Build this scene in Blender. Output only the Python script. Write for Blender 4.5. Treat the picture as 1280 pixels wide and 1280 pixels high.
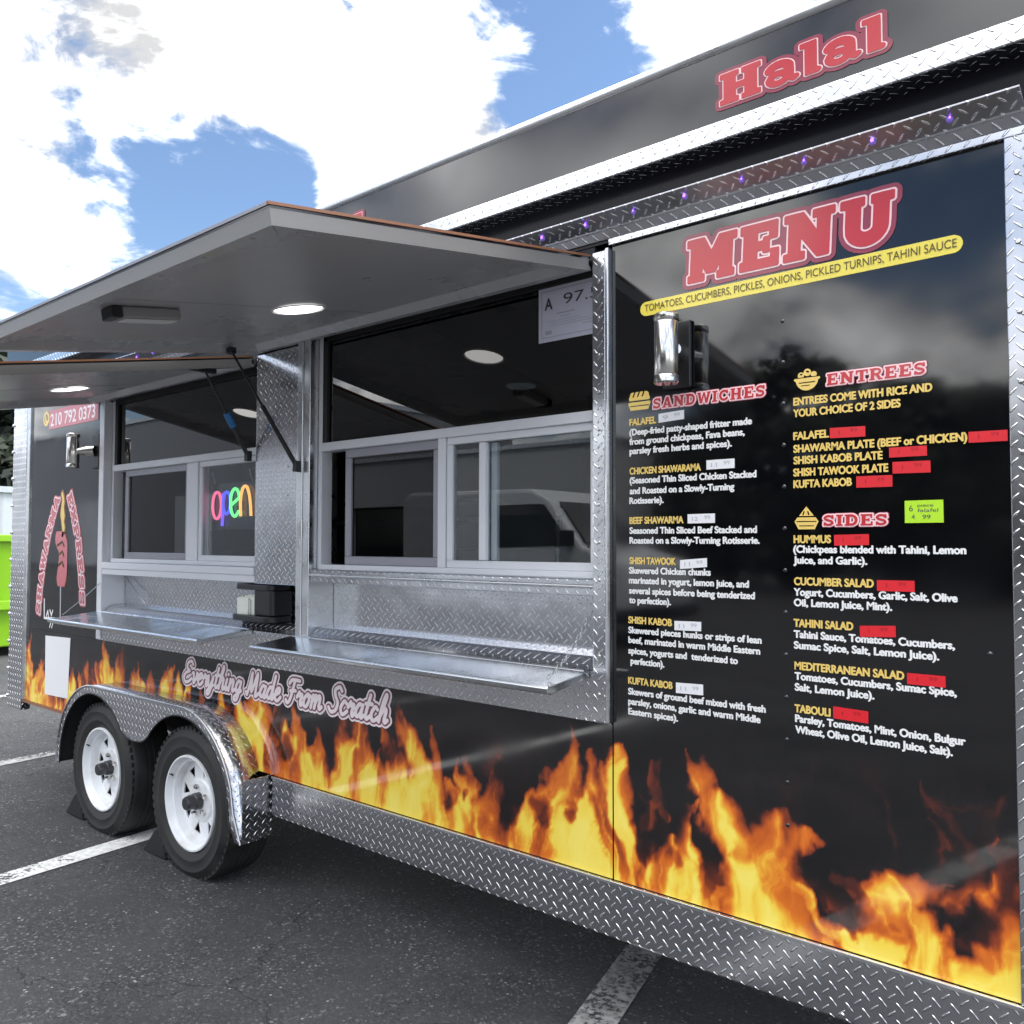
import bpy, bmesh, math, random
import numpy as np
from mathutils import Vector, Matrix
R = math.radians
rnd = random.Random(7)
for o in list(bpy.data.objects): bpy.data.objects.remove(o)
scene = bpy.context.scene
COL = scene.collection

# ------------------------------------------------------------------ camera
cam_d = bpy.data.cameras.new('camera'); cam_d.sensor_width = 36; cam_d.lens = 36*1055/1280
cam_d.clip_start = .02; cam_d.clip_end = 3000
cam = bpy.data.objects.new('camera', cam_d); COL.objects.link(cam)
_r, _u, _w = (0.764592, 0.644511, 0.001952), (0.022835, -0.030117, 0.999285), (-0.644109, 0.764002, 0.037745)
cam.matrix_world = Matrix(((_r[0], _u[0], -_w[0], 0), (_r[1], _u[1], -_w[1], -2.06), (_r[2], _u[2], -_w[2], 1.455), (0, 0, 0, 1)))
scene.camera = cam

# ------------------------------------------------------------------ sky and sun
SUN_EL, SUN_AZ = 52, 40      # degrees; azimuth clockwise from +Y seen from above, the sun stands beyond the trailer
scene.view_settings.view_transform = 'Standard'; scene.view_settings.look = 'None'
scene.view_settings.exposure = 1.2; scene.view_settings.gamma = 1
world = bpy.data.worlds.new('World'); scene.world = world; world.use_nodes = True
nt = world.node_tree; nt.nodes.clear()
def N(tree, typ, **kw):
    n = tree.nodes.new(typ)
    for k, v in kw.items():
        if k.startswith('i_'):
            key = k[2:]; key = int(key) if key.isdigit() else key
            n.inputs[key].default_value = v
        else: setattr(n, k, v)
    return n
def math_node(t, op, a, b=None, c=None, clamp=False):
    n = t.nodes.new('ShaderNodeMath'); n.operation = op; n.use_clamp = clamp
    for i, x in enumerate((a, b, c)):
        if x is None: continue
        if isinstance(x, (int, float)): n.inputs[i].default_value = x
        else: t.links.new(x, n.inputs[i])
    return n.outputs[0]
sky = N(nt, 'ShaderNodeTexSky'); sky.sky_type = 'NISHITA'; sky.sun_disc = False
sky.sun_elevation = R(SUN_EL); sky.sun_rotation = R(SUN_AZ); sky.air_density = 1.0; sky.dust_density = .3; sky.ozone_density = 3.0
tc = N(nt, 'ShaderNodeTexCoord')
sep = N(nt, 'ShaderNodeSeparateXYZ'); nt.links.new(tc.outputs['Generated'], sep.inputs[0])
zz = math_node(nt, 'ADD', math_node(nt, 'MAXIMUM', sep.outputs[2], 0.0), .22)
cmb = N(nt, 'ShaderNodeCombineXYZ')
nt.links.new(math_node(nt, 'DIVIDE', sep.outputs[0], zz), cmb.inputs[0]); nt.links.new(math_node(nt, 'DIVIDE', sep.outputs[1], zz), cmb.inputs[1])
cl_v = N(nt, 'ShaderNodeMapping'); cl_v.inputs['Scale'].default_value = (1, 1, 1.9); nt.links.new(tc.outputs['Generated'], cl_v.inputs[0])
n1 = N(nt, 'ShaderNodeTexNoise', noise_dimensions='3D', i_Scale=4.2, i_Detail=10.0, i_Roughness=.56, i_Distortion=.25); nt.links.new(cl_v.outputs[0], n1.inputs['Vector'])
n2 = N(nt, 'ShaderNodeTexNoise', noise_dimensions='3D', i_Scale=10.0, i_Detail=9.0, i_Roughness=.60, i_Distortion=.5); nt.links.new(cl_v.outputs[0], n2.inputs['Vector'])
cov = math_node(nt, 'MULTIPLY_ADD', n1.outputs[0], 1.25, math_node(nt, 'MULTIPLY_ADD', n2.outputs[0], .95, .5-1.1))
cov0 = cov
# where the big clouds and the blue gaps stand in the sky, plus one added fill bank: direction, half width in degrees, weight
PATCHES = [
 ((-.795, .361, .488), 11.5, .24), ((-.76,.43,.485), 7, .16), ((-.682, .528, .506), 11, .20), ((-.596, .652, .469), 6, .15), ((-.690, .59, .418), 4, .20), ((-.645, .63, .432), 5, .16), ((-.739,.445,.506), 8, .10),
 ((-.403, .754, .519), 7, .20), ((-.889, .306, .34), 5, .14), ((-.905, .344, .25), 4, .08),
 ((-.826, .405, .395), 5, -.26), ((-.790, .470, .385), 5.5, -.34), ((-.758, .507, .39), 3.6, -.24), ((-.525, .673, .52), 5.5, -.22), ((-.506, .716, .481), 5, -.20), ((-.848, .431, .31), 7, -.10),
 ((-.687, .493, .534), 3.2, -.34), ((-.681, .573, .456), 2.4, -.22), ((-.45, .75, .45), 4, -.08),
 ((-.265, -.905, .332), 8, -.16), ((-.204, -.908, .366), 7, -.14), ((-.348, -.90, .262), 8, .22), ((-.202, -.952, .21), 8, .22), ((-.48, -.82, .31), 9, .20), ((-.15,-.9,.42), 8, .15), ((0, -.35, .93), 50, .22)]  # last entry: cloud bank out of view, added to light the near side
for d, deg, w in PATCHES:
    dn = N(nt, 'ShaderNodeVectorMath', operation='DOT_PRODUCT'); nt.links.new(tc.outputs['Generated'], dn.inputs[0]); dn.inputs[1].default_value = Vector(d).normalized()
    mr = N(nt, 'ShaderNodeMapRange', interpolation_type='SMOOTHSTEP'); nt.links.new(dn.outputs['Value'], mr.inputs[0])
    mr.inputs[1].default_value = math.cos(R(deg*1.25)); mr.inputs[2].default_value = math.cos(R(deg*.25)); mr.inputs[3].default_value = 0; mr.inputs[4].default_value = w
    cov = math_node(nt, 'ADD', cov, mr.outputs[0])
low = N(nt, 'ShaderNodeMapRange'); nt.links.new(sep.outputs[2], low.inputs[0]); low.inputs[1].default_value = .0; low.inputs[2].default_value = .22; low.inputs[3].default_value = .16; low.inputs[4].default_value = 0
cov = math_node(nt, 'ADD', cov, low.outputs[0])
msk = N(nt, 'ShaderNodeMapRange', interpolation_type='SMOOTHSTEP'); nt.links.new(cov, msk.inputs[0])
msk.inputs[1].default_value = .44; msk.inputs[2].default_value = .70
bright = N(nt, 'ShaderNodeMapRange'); nt.links.new(math_node(nt, 'MULTIPLY_ADD', cov, .30, math_node(nt, 'MULTIPLY', cov0, .70)), bright.inputs[0])
bright.inputs[1].default_value = .36; bright.inputs[2].default_value = .82; bright.inputs[3].default_value = .34; bright.inputs[4].default_value = 1.9
high = N(nt, 'ShaderNodeMapRange', interpolation_type='SMOOTHSTEP'); nt.links.new(sep.outputs[2], high.inputs[0]); high.inputs[1].default_value = .50; high.inputs[2].default_value = .85; high.inputs[3].default_value = 1.0; high.inputs[4].default_value = 2.0  # clouds above the view made brighter, as added fill light
br2 = math_node(nt, 'MULTIPLY', bright.outputs[0], high.outputs[0])
bg_sky = N(nt, 'ShaderNodeBackground', i_Strength=.090); nt.links.new(sky.outputs[0], bg_sky.inputs[0])
bg_cl = N(nt, 'ShaderNodeBackground'); bg_cl.inputs[0].default_value = (.985, .99, 1.0, 1); nt.links.new(br2, bg_cl.inputs[1])
mixw = N(nt, 'ShaderNodeMixShader'); nt.links.new(msk.outputs[0], mixw.inputs[0]); nt.links.new(bg_sky.outputs[0], mixw.inputs[1]); nt.links.new(bg_cl.outputs[0], mixw.inputs[2])
wo = N(nt, 'ShaderNodeOutputWorld'); nt.links.new(mixw.outputs[0], wo.inputs[0])
sun_d = bpy.data.lights.new('sun', 'SUN'); sun_d.energy = 1.0; sun_d.angle = R(16); sun_d.color = (1, .95, .88)
sun = bpy.data.objects.new('sun', sun_d); COL.objects.link(sun)
sd = Vector((math.sin(R(SUN_AZ))*math.cos(R(SUN_EL)), math.cos(R(SUN_AZ))*math.cos(R(SUN_EL)), math.sin(R(SUN_EL))))
sun.rotation_euler = sd.to_track_quat('Z', 'Y').to_euler(); sun.location = (0, 0, 20)

# ------------------------------------------------------------------ materials
def mat(name, base=(.5, .5, .5), rough=.5, metal=0., spec=.5, emit=None, estr=0., ior=1.5, coat=0.):
    m = bpy.data.materials.new(name); m.use_nodes = True
    b = m.node_tree.nodes['Principled BSDF']
    b.inputs['Base Color'].default_value = (*base, 1); b.inputs['Roughness'].default_value = rough; b.inputs['Metallic'].default_value = metal
    b.inputs['IOR'].default_value = ior; b.inputs['Coat Weight'].default_value = coat
    if emit: b.inputs['Emission Color'].default_value = (*emit, 1); b.inputs['Emission Strength'].default_value = estr
    return m
def nodes(m): return m.node_tree, m.node_tree.nodes['Principled BSDF']
def add_bump(m, scale=60, strength=.2, dist=.002, detail=4, stretch=None):
    t, b = nodes(m); g = N(t, 'ShaderNodeTexCoord'); n = N(t, 'ShaderNodeTexNoise', i_Scale=scale, i_Detail=detail)
    src = g.outputs['Object']
    if stretch:
        mp = N(t, 'ShaderNodeMapping'); mp.inputs['Scale'].default_value = stretch; t.links.new(src, mp.inputs[0]); src = mp.outputs[0]
    t.links.new(src, n.inputs['Vector']); bp = N(t, 'ShaderNodeBump', i_Strength=strength, i_Distance=dist); t.links.new(n.outputs[0], bp.inputs['Height'])
    t.links.new(bp.outputs[0], b.inputs['Normal']); return n
def vary(m, c0, c1, scale=5, detail=5, lo=.35, hi=.65):
    t, b = nodes(m); g = N(t, 'ShaderNodeTexCoord'); n = N(t, 'ShaderNodeTexNoise', i_Scale=scale, i_Detail=detail); t.links.new(g.outputs['Object'], n.inputs['Vector'])
    cr = N(t, 'ShaderNodeValToRGB'); cr.color_ramp.elements[0].position = lo; cr.color_ramp.elements[1].position = hi
    cr.color_ramp.elements[0].color = (*c0, 1); cr.color_ramp.elements[1].color = (*c1, 1); t.links.new(n.outputs[0], cr.inputs[0]); t.links.new(cr.outputs[0], b.inputs['Base Color']); return m
def rough_var(m, lo, hi, scale=9):
    t, b = nodes(m); g = N(t, 'ShaderNodeTexCoord'); n = N(t, 'ShaderNodeTexNoise', i_Scale=scale, i_Detail=6); t.links.new(g.outputs['Object'], n.inputs['Vector'])
    mr = N(t, 'ShaderNodeMapRange'); mr.inputs[1].default_value = .35; mr.inputs[2].default_value = .7; mr.inputs[3].default_value = lo; mr.inputs[4].default_value = hi
    t.links.new(n.outputs[0], mr.inputs[0]); t.links.new(mr.outputs[0], b.inputs['Roughness']); return m

def treadplate(name, base=(.70, .71, .74), rough=.17, pitch=.0265, h=.0024):
    """bright aluminium tread plate: raised bars at right angles to one another, laid out in the UVs (metres)"""
    m = mat(name, base, rough, 1.0); t, b = nodes(m)
    uv = N(t, 'ShaderNodeUVMap'); s = N(t, 'ShaderNodeSeparateXYZ'); t.links.new(uv.outputs[0], s.inputs[0])
    k = 1/(pitch*math.sqrt(2))      # cells stand on their corners, the bars run along the cell axes
    u = math_node(t, 'MULTIPLY', math_node(t, 'ADD', s.outputs[0], s.outputs[1]), k); v = math_node(t, 'MULTIPLY', math_node(t, 'SUBTRACT', s.outputs[0], s.outputs[1]), k)
    fu = math_node(t, 'FLOOR', u); fv = math_node(t, 'FLOOR', v)
    lu = math_node(t, 'SUBTRACT', math_node(t, 'SUBTRACT', u, fu), .5); lv = math_node(t, 'SUBTRACT', math_node(t, 'SUBTRACT', v, fv), .5)
    par = math_node(t, 'FLOORED_MODULO', math_node(t, 'ADD', fu, fv), 2.0); inv = math_node(t, 'SUBTRACT', 1.0, par)
    a = math_node(t, 'DIVIDE', math_node(t, 'ADD', math_node(t, 'MULTIPLY', lu, par), math_node(t, 'MULTIPLY', lv, inv)), .52)
    c = math_node(t, 'DIVIDE', math_node(t, 'ADD', math_node(t, 'MULTIPLY', lu, inv), math_node(t, 'MULTIPLY', lv, par)), .112)
    dd = math_node(t, 'ADD', math_node(t, 'MULTIPLY', a, a), math_node(t, 'MULTIPLY', c, c))
    bar = N(t, 'ShaderNodeMapRange', interpolation_type='SMOOTHSTEP'); t.links.new(dd, bar.inputs[0]); bar.inputs[1].default_value = 1.0; bar.inputs[2].default_value = .15; bar.inputs[3].default_value = 0; bar.inputs[4].default_value = 1
    g = N(t, 'ShaderNodeTexCoord'); nz = N(t, 'ShaderNodeTexNoise', i_Scale=5.0, i_Detail=2); t.links.new(g.outputs['Object'], nz.inputs['Vector'])
    b1 = N(t, 'ShaderNodeBump', i_Strength=.12, i_Distance=.02); t.links.new(nz.outputs[0], b1.inputs['Height'])
    b2 = N(t, 'ShaderNodeBump', i_Strength=1.0, i_Distance=h); t.links.new(bar.outputs[0], b2.inputs['Height']); t.links.new(b1.outputs[0], b2.inputs['Normal'])
    t.links.new(b2.outputs[0], b.inputs['Normal'])
    n3 = N(t, 'ShaderNodeTexNoise', i_Scale=14.0, i_Detail=6); t.links.new(g.outputs['Object'], n3.inputs['Vector'])
    rr = N(t, 'ShaderNodeMapRange'); rr.inputs[3].default_value = rough*.75; rr.inputs[4].default_value = rough*1.5; t.links.new(n3.outputs[0], rr.inputs[0])
    mc = N(t, 'ShaderNodeMix', data_type='RGBA'); t.links.new(bar.outputs[0], mc.inputs[0]); mc.inputs[6].default_value = (base[0]*.82, base[1]*.82, base[2]*.83, 1); mc.inputs[7].default_value = (.93, .93, .94, 1); t.links.new(mc.outputs[2], b.inputs['Base Color'])
    r2 = math_node(t, 'SUBTRACT', rr.outputs[0], math_node(t, 'MULTIPLY', bar.outputs[0], rough*.45)); t.links.new(r2, b.inputs['Roughness'])
    return m
M = {}
M['tread'] = treadplate('tread_plate')
M['tread_dull'] = treadplate('dull_tread_plate', (.55, .55, .58), .34)
M['alu'] = rough_var(mat('smooth_aluminium', (.70, .71, .73), .3, 1.0), .2, .42)
M['steel'] = rough_var(mat('brushed_steel', (.66, .68, .70), .25, 1.0), .16, .34, 6); add_bump(M['steel'], 3, .12, .01, 2)
M['chrome'] = mat('polished_steel', (.72, .70, .67), .18, 1.0)
M['black_vinyl'] = rough_var(mat('black_vinyl', (.006, .006, .009), .05, ior=1.75), .08, .17, 3); add_bump(M['black_vinyl'], 1.3, .12, .01, 2)
M['frame_paint'] = mat('silver_window_paint', (.74, .75, .79), .35, .15)
M['sash_paint'] = mat('grey_sash_paint', (.32, .32, .36), .35, .3)
M['awning_paint'] = rough_var(mat('awning_underside', (.44, .44, .45), .33, .1), .22, .4, 2); add_bump(M['awning_paint'], 1.6, .25, .03, 1)
M['fascia'] = mat('grey_fascia_paint', (.21, .205, .20), .4, .1)
M['black'] = mat('black_plastic', (.012, .012, .014), .4)
M['gasket'] = mat('black_rubber_gasket', (.015, .015, .017), .6)
M['band'] = mat('dark_navy_band', (.008, .008, .013), .22, ior=1.25); M['dark_well'] = mat('dark_underbody', (.012, .012, .013), .8)
M['rubber'] = rough_var(vary(mat('tyre_rubber', (.018, .018, .019), .7), (.014, .014, .015), (.030, .029, .028), 9), .55, .8); add_bump(M['rubber'], 150, .15, .001)
M['rim'] = mat('white_rim_paint', (.80, .82, .85), .28, coat=.3)
t, b = nodes(M['rim']); vary(M['rim'], (.62, .61, .60), (.82, .84, .87), 7, 5, .30, .52)
M['orange_trim'] = mat('orange_edge_trim', (.26, .115, .06), .4)
M['lamp'] = mat('lamp_disc', (.9, .9, .88), .4, emit=(1, .98, .94), estr=1.8)
M['lamp_dim'] = mat('lamp_disc_dim', (.8, .8, .74), .4, emit=(.95, .95, .85), estr=.75)
M['fixture'] = mat('fixture_grey', (.33, .33, .33), .4, .3)
M['lens'] = mat('fixture_lens', (.80, .80, .78), .3)
M['purple'] = mat('purple_led', (.25, .1, .6), .2, emit=(.30, .10, 1.0), estr=2.2)
M['led_lens'] = mat('clear_led_lens', (.25, .18, .5), .1, emit=(.22, .12, .8), estr=.12)
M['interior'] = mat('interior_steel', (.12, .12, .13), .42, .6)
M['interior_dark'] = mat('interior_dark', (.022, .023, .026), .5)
M['white_label'] = mat('white_label', (.78, .78, .80), .5)
M['red_label'] = mat('red_label', (.66, .012, .022), .45)
M['green_label'] = mat('green_label', (.42, .72, .02), .5)
M['ink'] = mat('dark_ink', (.05, .05, .07), .5)
M['faint_ink'] = mat('faded_ink', (.42, .42, .46), .5)
M['red_ink'] = mat('dark_red_ink', (.38, .005, .012), .5)
M['gold'] = mat('gold_print', (.78, .56, .16), .2); M['white_print'] = mat('white_print', (.80, .80, .80), .2)
M['red_print'] = mat('red_print', (.52, .045, .055), .12); M['pink_print'] = mat('pink_print', (.95, .66, .68), .15); M['halo_print'] = mat('dusky_pink_print', (.30, .055, .085), .12)
M['yellow_print'] = mat('yellow_print', (.82, .68, .10), .15); M['ink_print'] = mat('brown_ink_print', (.09, .06, .02), .25)
M['skin_pink'] = mat('pale_pink_print', (.90, .78, .81), .2); M['rose_print'] = mat('rose_print', (.55, .16, .19), .2); M['shadow_print'] = mat('mauve_print', (.22, .09, .11), .2)
M['brown_print'] = mat('brown_print', (.30, .12, .05), .2)
M['paper'] = mat('paper', (.62, .61, .72), .5)
M['napkin'] = mat('napkin_paper', (.78, .80, .72), .9)
M['chain'] = mat('galvanised_wire', (.5, .5, .5), .35, 1.0)
M['blue'] = mat('blue_tape', (.02, .16, .42), .4)
# printed flames (colours of the print itself sit in a colour attribute)
m = mat('printed_flame_vinyl', (.01, .01, .01), .06, ior=1.74); t, b = nodes(m)
ca = N(t, 'ShaderNodeVertexColor'); ca.layer_name = 'print'; t.links.new(ca.outputs[0], b.inputs['Base Color']); rough_var(m, .03, .11, 3); add_bump(m, 1.7, .10, .01, 2); M['flame'] = m
# glass: mostly clear, mirror by Fresnel
def glass(name, tint=(.62, .66, .68), ior=1.6):
    m = bpy.data.materials.new(name); m.use_nodes = True; t = m.node_tree; t.nodes.clear()
    tr = N(t, 'ShaderNodeBsdfTransparent'); tr.inputs[0].default_value = (*tint, 1); gl = N(t, 'ShaderNodeBsdfGlossy'); gl.inputs['Roughness'].default_value = .0; gl.inputs[0].default_value = (1, 1, 1, 1)
    fr = N(t, 'ShaderNodeFresnel', i_IOR=ior); gm = N(t, 'ShaderNodeNewGeometry'); t.links.new(math_node(t, 'POWER', ior, math_node(t, 'SUBTRACT', 1.0, math_node(t, 'MULTIPLY', gm.outputs['Backfacing'], 2.0))), fr.inputs['IOR']); mx = N(t, 'ShaderNodeMixShader'); t.links.new(fr.outputs[0], mx.inputs[0]); t.links.new(tr.outputs[0], mx.inputs[1]); t.links.new(gl.outputs[0], mx.inputs[2])
    o = N(t, 'ShaderNodeOutputMaterial'); t.links.new(mx.outputs[0], o.inputs[0]); return m
M['glass'] = glass('window_glass', (.80, .83, .84), 1.5); M['tinted'] = glass('tinted_glass', (.10, .11, .12), 1.7); M['screen'] = glass('insect_screen_glass', (.18, .18, .20), 1.35)
# asphalt
m = mat('asphalt', (.05, .05, .05), .85); t, b = nodes(m); g = N(t, 'ShaderNodeTexCoord'); O = g.outputs['Object']
na = N(t, 'ShaderNodeTexNoise', i_Scale=1.1, i_Detail=6, i_Roughness=.6); nb = N(t, 'ShaderNodeTexNoise', i_Scale=190, i_Detail=3); vo = N(t, 'ShaderNodeTexVoronoi', i_Scale=120.0); vo2 = N(t, 'ShaderNodeTexVoronoi', i_Scale=62.0)
for x in (na, nb, vo, vo2): t.links.new(O, x.inputs['Vector'])
cr = N(t, 'ShaderNodeValToRGB'); cr.color_ramp.elements[0].color = (.036, .036, .0395, 1); cr.color_ramp.elements[1].color = (.080, .080, .082, 1); cr.color_ramp.elements[0].position = .3; cr.color_ramp.elements[1].position = .72; t.links.new(na.outputs[0], cr.inputs[0])
# each stone its own grey
sc = N(t, 'ShaderNodeSeparateColor'); t.links.new(vo.outputs['Color'], sc.inputs[0])
st = N(t, 'ShaderNodeValToRGB'); e = st.color_ramp.elements; e[0].position = 0; e[0].color = (.50, .50, .51, 1); e[1].position = 1; e[1].color = (4.2, 4.15, 4.0, 1)
for p, c in ((.5, .85), (.84, 1.25), (.94, 2.0)): q = e.new(p); q.color = (c, c, c, 1)
t.links.new(sc.outputs[0], st.inputs[0])
np_ = N(t, 'ShaderNodeTexNoise', i_Scale=3.4, i_Detail=5, i_Roughness=.65); t.links.new(O, np_.inputs['Vector']); pm = N(t, 'ShaderNodeMapRange'); t.links.new(np_.outputs[0], pm.inputs[0]); pm.inputs[1].default_value = .36; pm.inputs[2].default_value = .62; pm.inputs[3].default_value = .30; pm.inputs[4].default_value = 1.0
mu = N(t, 'ShaderNodeMix', data_type='RGBA', blend_type='MULTIPLY'); t.links.new(pm.outputs[0], mu.inputs[0]); t.links.new(cr.outputs[0], mu.inputs[6]); t.links.new(st.outputs[0], mu.inputs[7])
sc2 = N(t, 'ShaderNodeSeparateColor'); t.links.new(vo2.outputs['Color'], sc2.inputs[0])
nd = N(t, 'ShaderNodeTexNoise', i_Scale=2.6, i_Detail=3); t.links.new(O, nd.inputs['Vector']); thr = N(t, 'ShaderNodeMapRange'); t.links.new(nd.outputs[0], thr.inputs[0]); thr.inputs[1].default_value = .42; thr.inputs[2].default_value = .66; thr.inputs[3].default_value = .992; thr.inputs[4].default_value = .93
chip = math_node(t, 'MULTIPLY', math_node(t, 'GREATER_THAN', sc2.outputs[1], thr.outputs[0]), math_node(t, 'LESS_THAN', vo2.outputs['Distance'], .28))
mu2 = N(t, 'ShaderNodeMix', data_type='RGBA'); t.links.new(chip, mu2.inputs[0]); t.links.new(mu.outputs[2], mu2.inputs[6]); mu2.inputs[7].default_value = (.40, .39, .37, 1)
ns = N(t, 'ShaderNodeTexNoise', i_Scale=.55, i_Detail=4, i_Roughness=.55, i_Distortion=.4); t.links.new(O, ns.inputs['Vector']); sm = N(t, 'ShaderNodeMapRange', interpolation_type='SMOOTHSTEP'); t.links.new(ns.outputs[0], sm.inputs[0]); sm.inputs[1].default_value = .56; sm.inputs[2].default_value = .70; sm.inputs[3].default_value = 1; sm.inputs[4].default_value = .55
vc = N(t, 'ShaderNodeTexVoronoi', feature='DISTANCE_TO_EDGE', i_Scale=.42); nw = N(t, 'ShaderNodeTexNoise', i_Scale=3.0, i_Detail=6); t.links.new(O, nw.inputs['Vector']); ad = N(t, 'ShaderNodeVectorMath', operation='MULTIPLY_ADD'); t.links.new(nw.outputs['Color'], ad.inputs[0]); ad.inputs[1].default_value = (.55, .55, .55); t.links.new(O, ad.inputs[2]); t.links.new(ad.outputs[0], vc.inputs['Vector'])
ck = N(t, 'ShaderNodeMapRange'); t.links.new(vc.outputs['Distance'], ck.inputs[0]); ck.inputs[1].default_value = .0006; ck.inputs[2].default_value = .0022; ck.inputs[3].default_value = .35; ck.inputs[4].default_value = 1
mu3 = N(t, 'ShaderNodeMix', data_type='RGBA', blend_type='MULTIPLY'); mu3.inputs[0].default_value = 1; t.links.new(mu2.outputs[2], mu3.inputs[6]); cg_ = N(t, 'ShaderNodeCombineColor'); pr_ = math_node(t, 'MULTIPLY', sm.outputs[0], ck.outputs[0])
for i in range(3): t.links.new(pr_, cg_.inputs[i])
t.links.new(cg_.outputs[0], mu3.inputs[7])
t.links.new(mu3.outputs[2], b.inputs['Base Color'])
hb = math_node(t, 'ADD', math_node(t, 'MULTIPLY', sc.outputs[0], .6), nb.outputs[0]); bp = N(t, 'ShaderNodeBump', i_Strength=.9, i_Distance=.006); t.links.new(hb, bp.inputs['Height']); t.links.new(bp.outputs[0], b.inputs['Normal']); M['asphalt'] = m
# worn road paint
def paint(name, wear):
    m = mat(name, (.70, .70, .68), .7); t, b = nodes(m); g = N(t, 'ShaderNodeTexCoord'); n = N(t, 'ShaderNodeTexNoise', i_Scale=55, i_Detail=6, i_Roughness=.7); n0 = N(t, 'ShaderNodeTexNoise', i_Scale=5, i_Detail=3)
    t.links.new(g.outputs['Object'], n.inputs['Vector']); t.links.new(g.outputs['Object'], n0.inputs['Vector'])
    s = math_node(t, 'ADD', math_node(t, 'MULTIPLY', n.outputs[0], .7), math_node(t, 'MULTIPLY', n0.outputs[0], .5))
    al = N(t, 'ShaderNodeMapRange'); t.links.new(s, al.inputs[0]); al.inputs[1].default_value = wear; al.inputs[2].default_value = wear+.10
    t.links.new(al.outputs[0], b.inputs['Alpha']); vary(m, (.62, .62, .60), (.86, .86, .84), 30); return m
def worn_shaded(n, w): m = paint(n, w); t, b = nodes(m); vary(m, (.22, .22, .21), (.46, .46, .45), 30); return m  # worn paint, its colour also darkened to stand for shade
M['paint'] = paint('white_road_paint', .46); M['paint_worn_shaded'] = worn_shaded('worn_shaded_road_paint', .50)
M['lime'] = rough_var(mat('lime_green_paint', (.28, .58, .015), .4), .3, .5)
M['bark'] = vary(mat('bark', (.06, .045, .03), .9), (.04, .03, .02), (.10, .08, .06), 12)
def leafmat(name, a, c):
    m = mat(name, a, .6); vary(m, a, c, .9, 4, .4, .6); t, b = nodes(m); return m
M['leaf'] = leafmat('dark_needles', (.010, .018, .010), (.035, .05, .022)); M['leaf2'] = leafmat('green_leaves', (.03, .05, .018), (.08, .11, .04))
M['box_white'] = mat('white_panel_paint', (.62, .65, .68), .4); M['facade'] = mat('pale_render', (.60, .60, .60), .7); M['van_paint'] = mat('white_van_paint', (.74, .75, .76), .25, coat=.5); M['warehouse'] = mat('grey_cladding', (.30, .31, .33), .6); M['shop_glass'] = mat('dark_shop_glass', (.02, .025, .03), .05)

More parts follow.
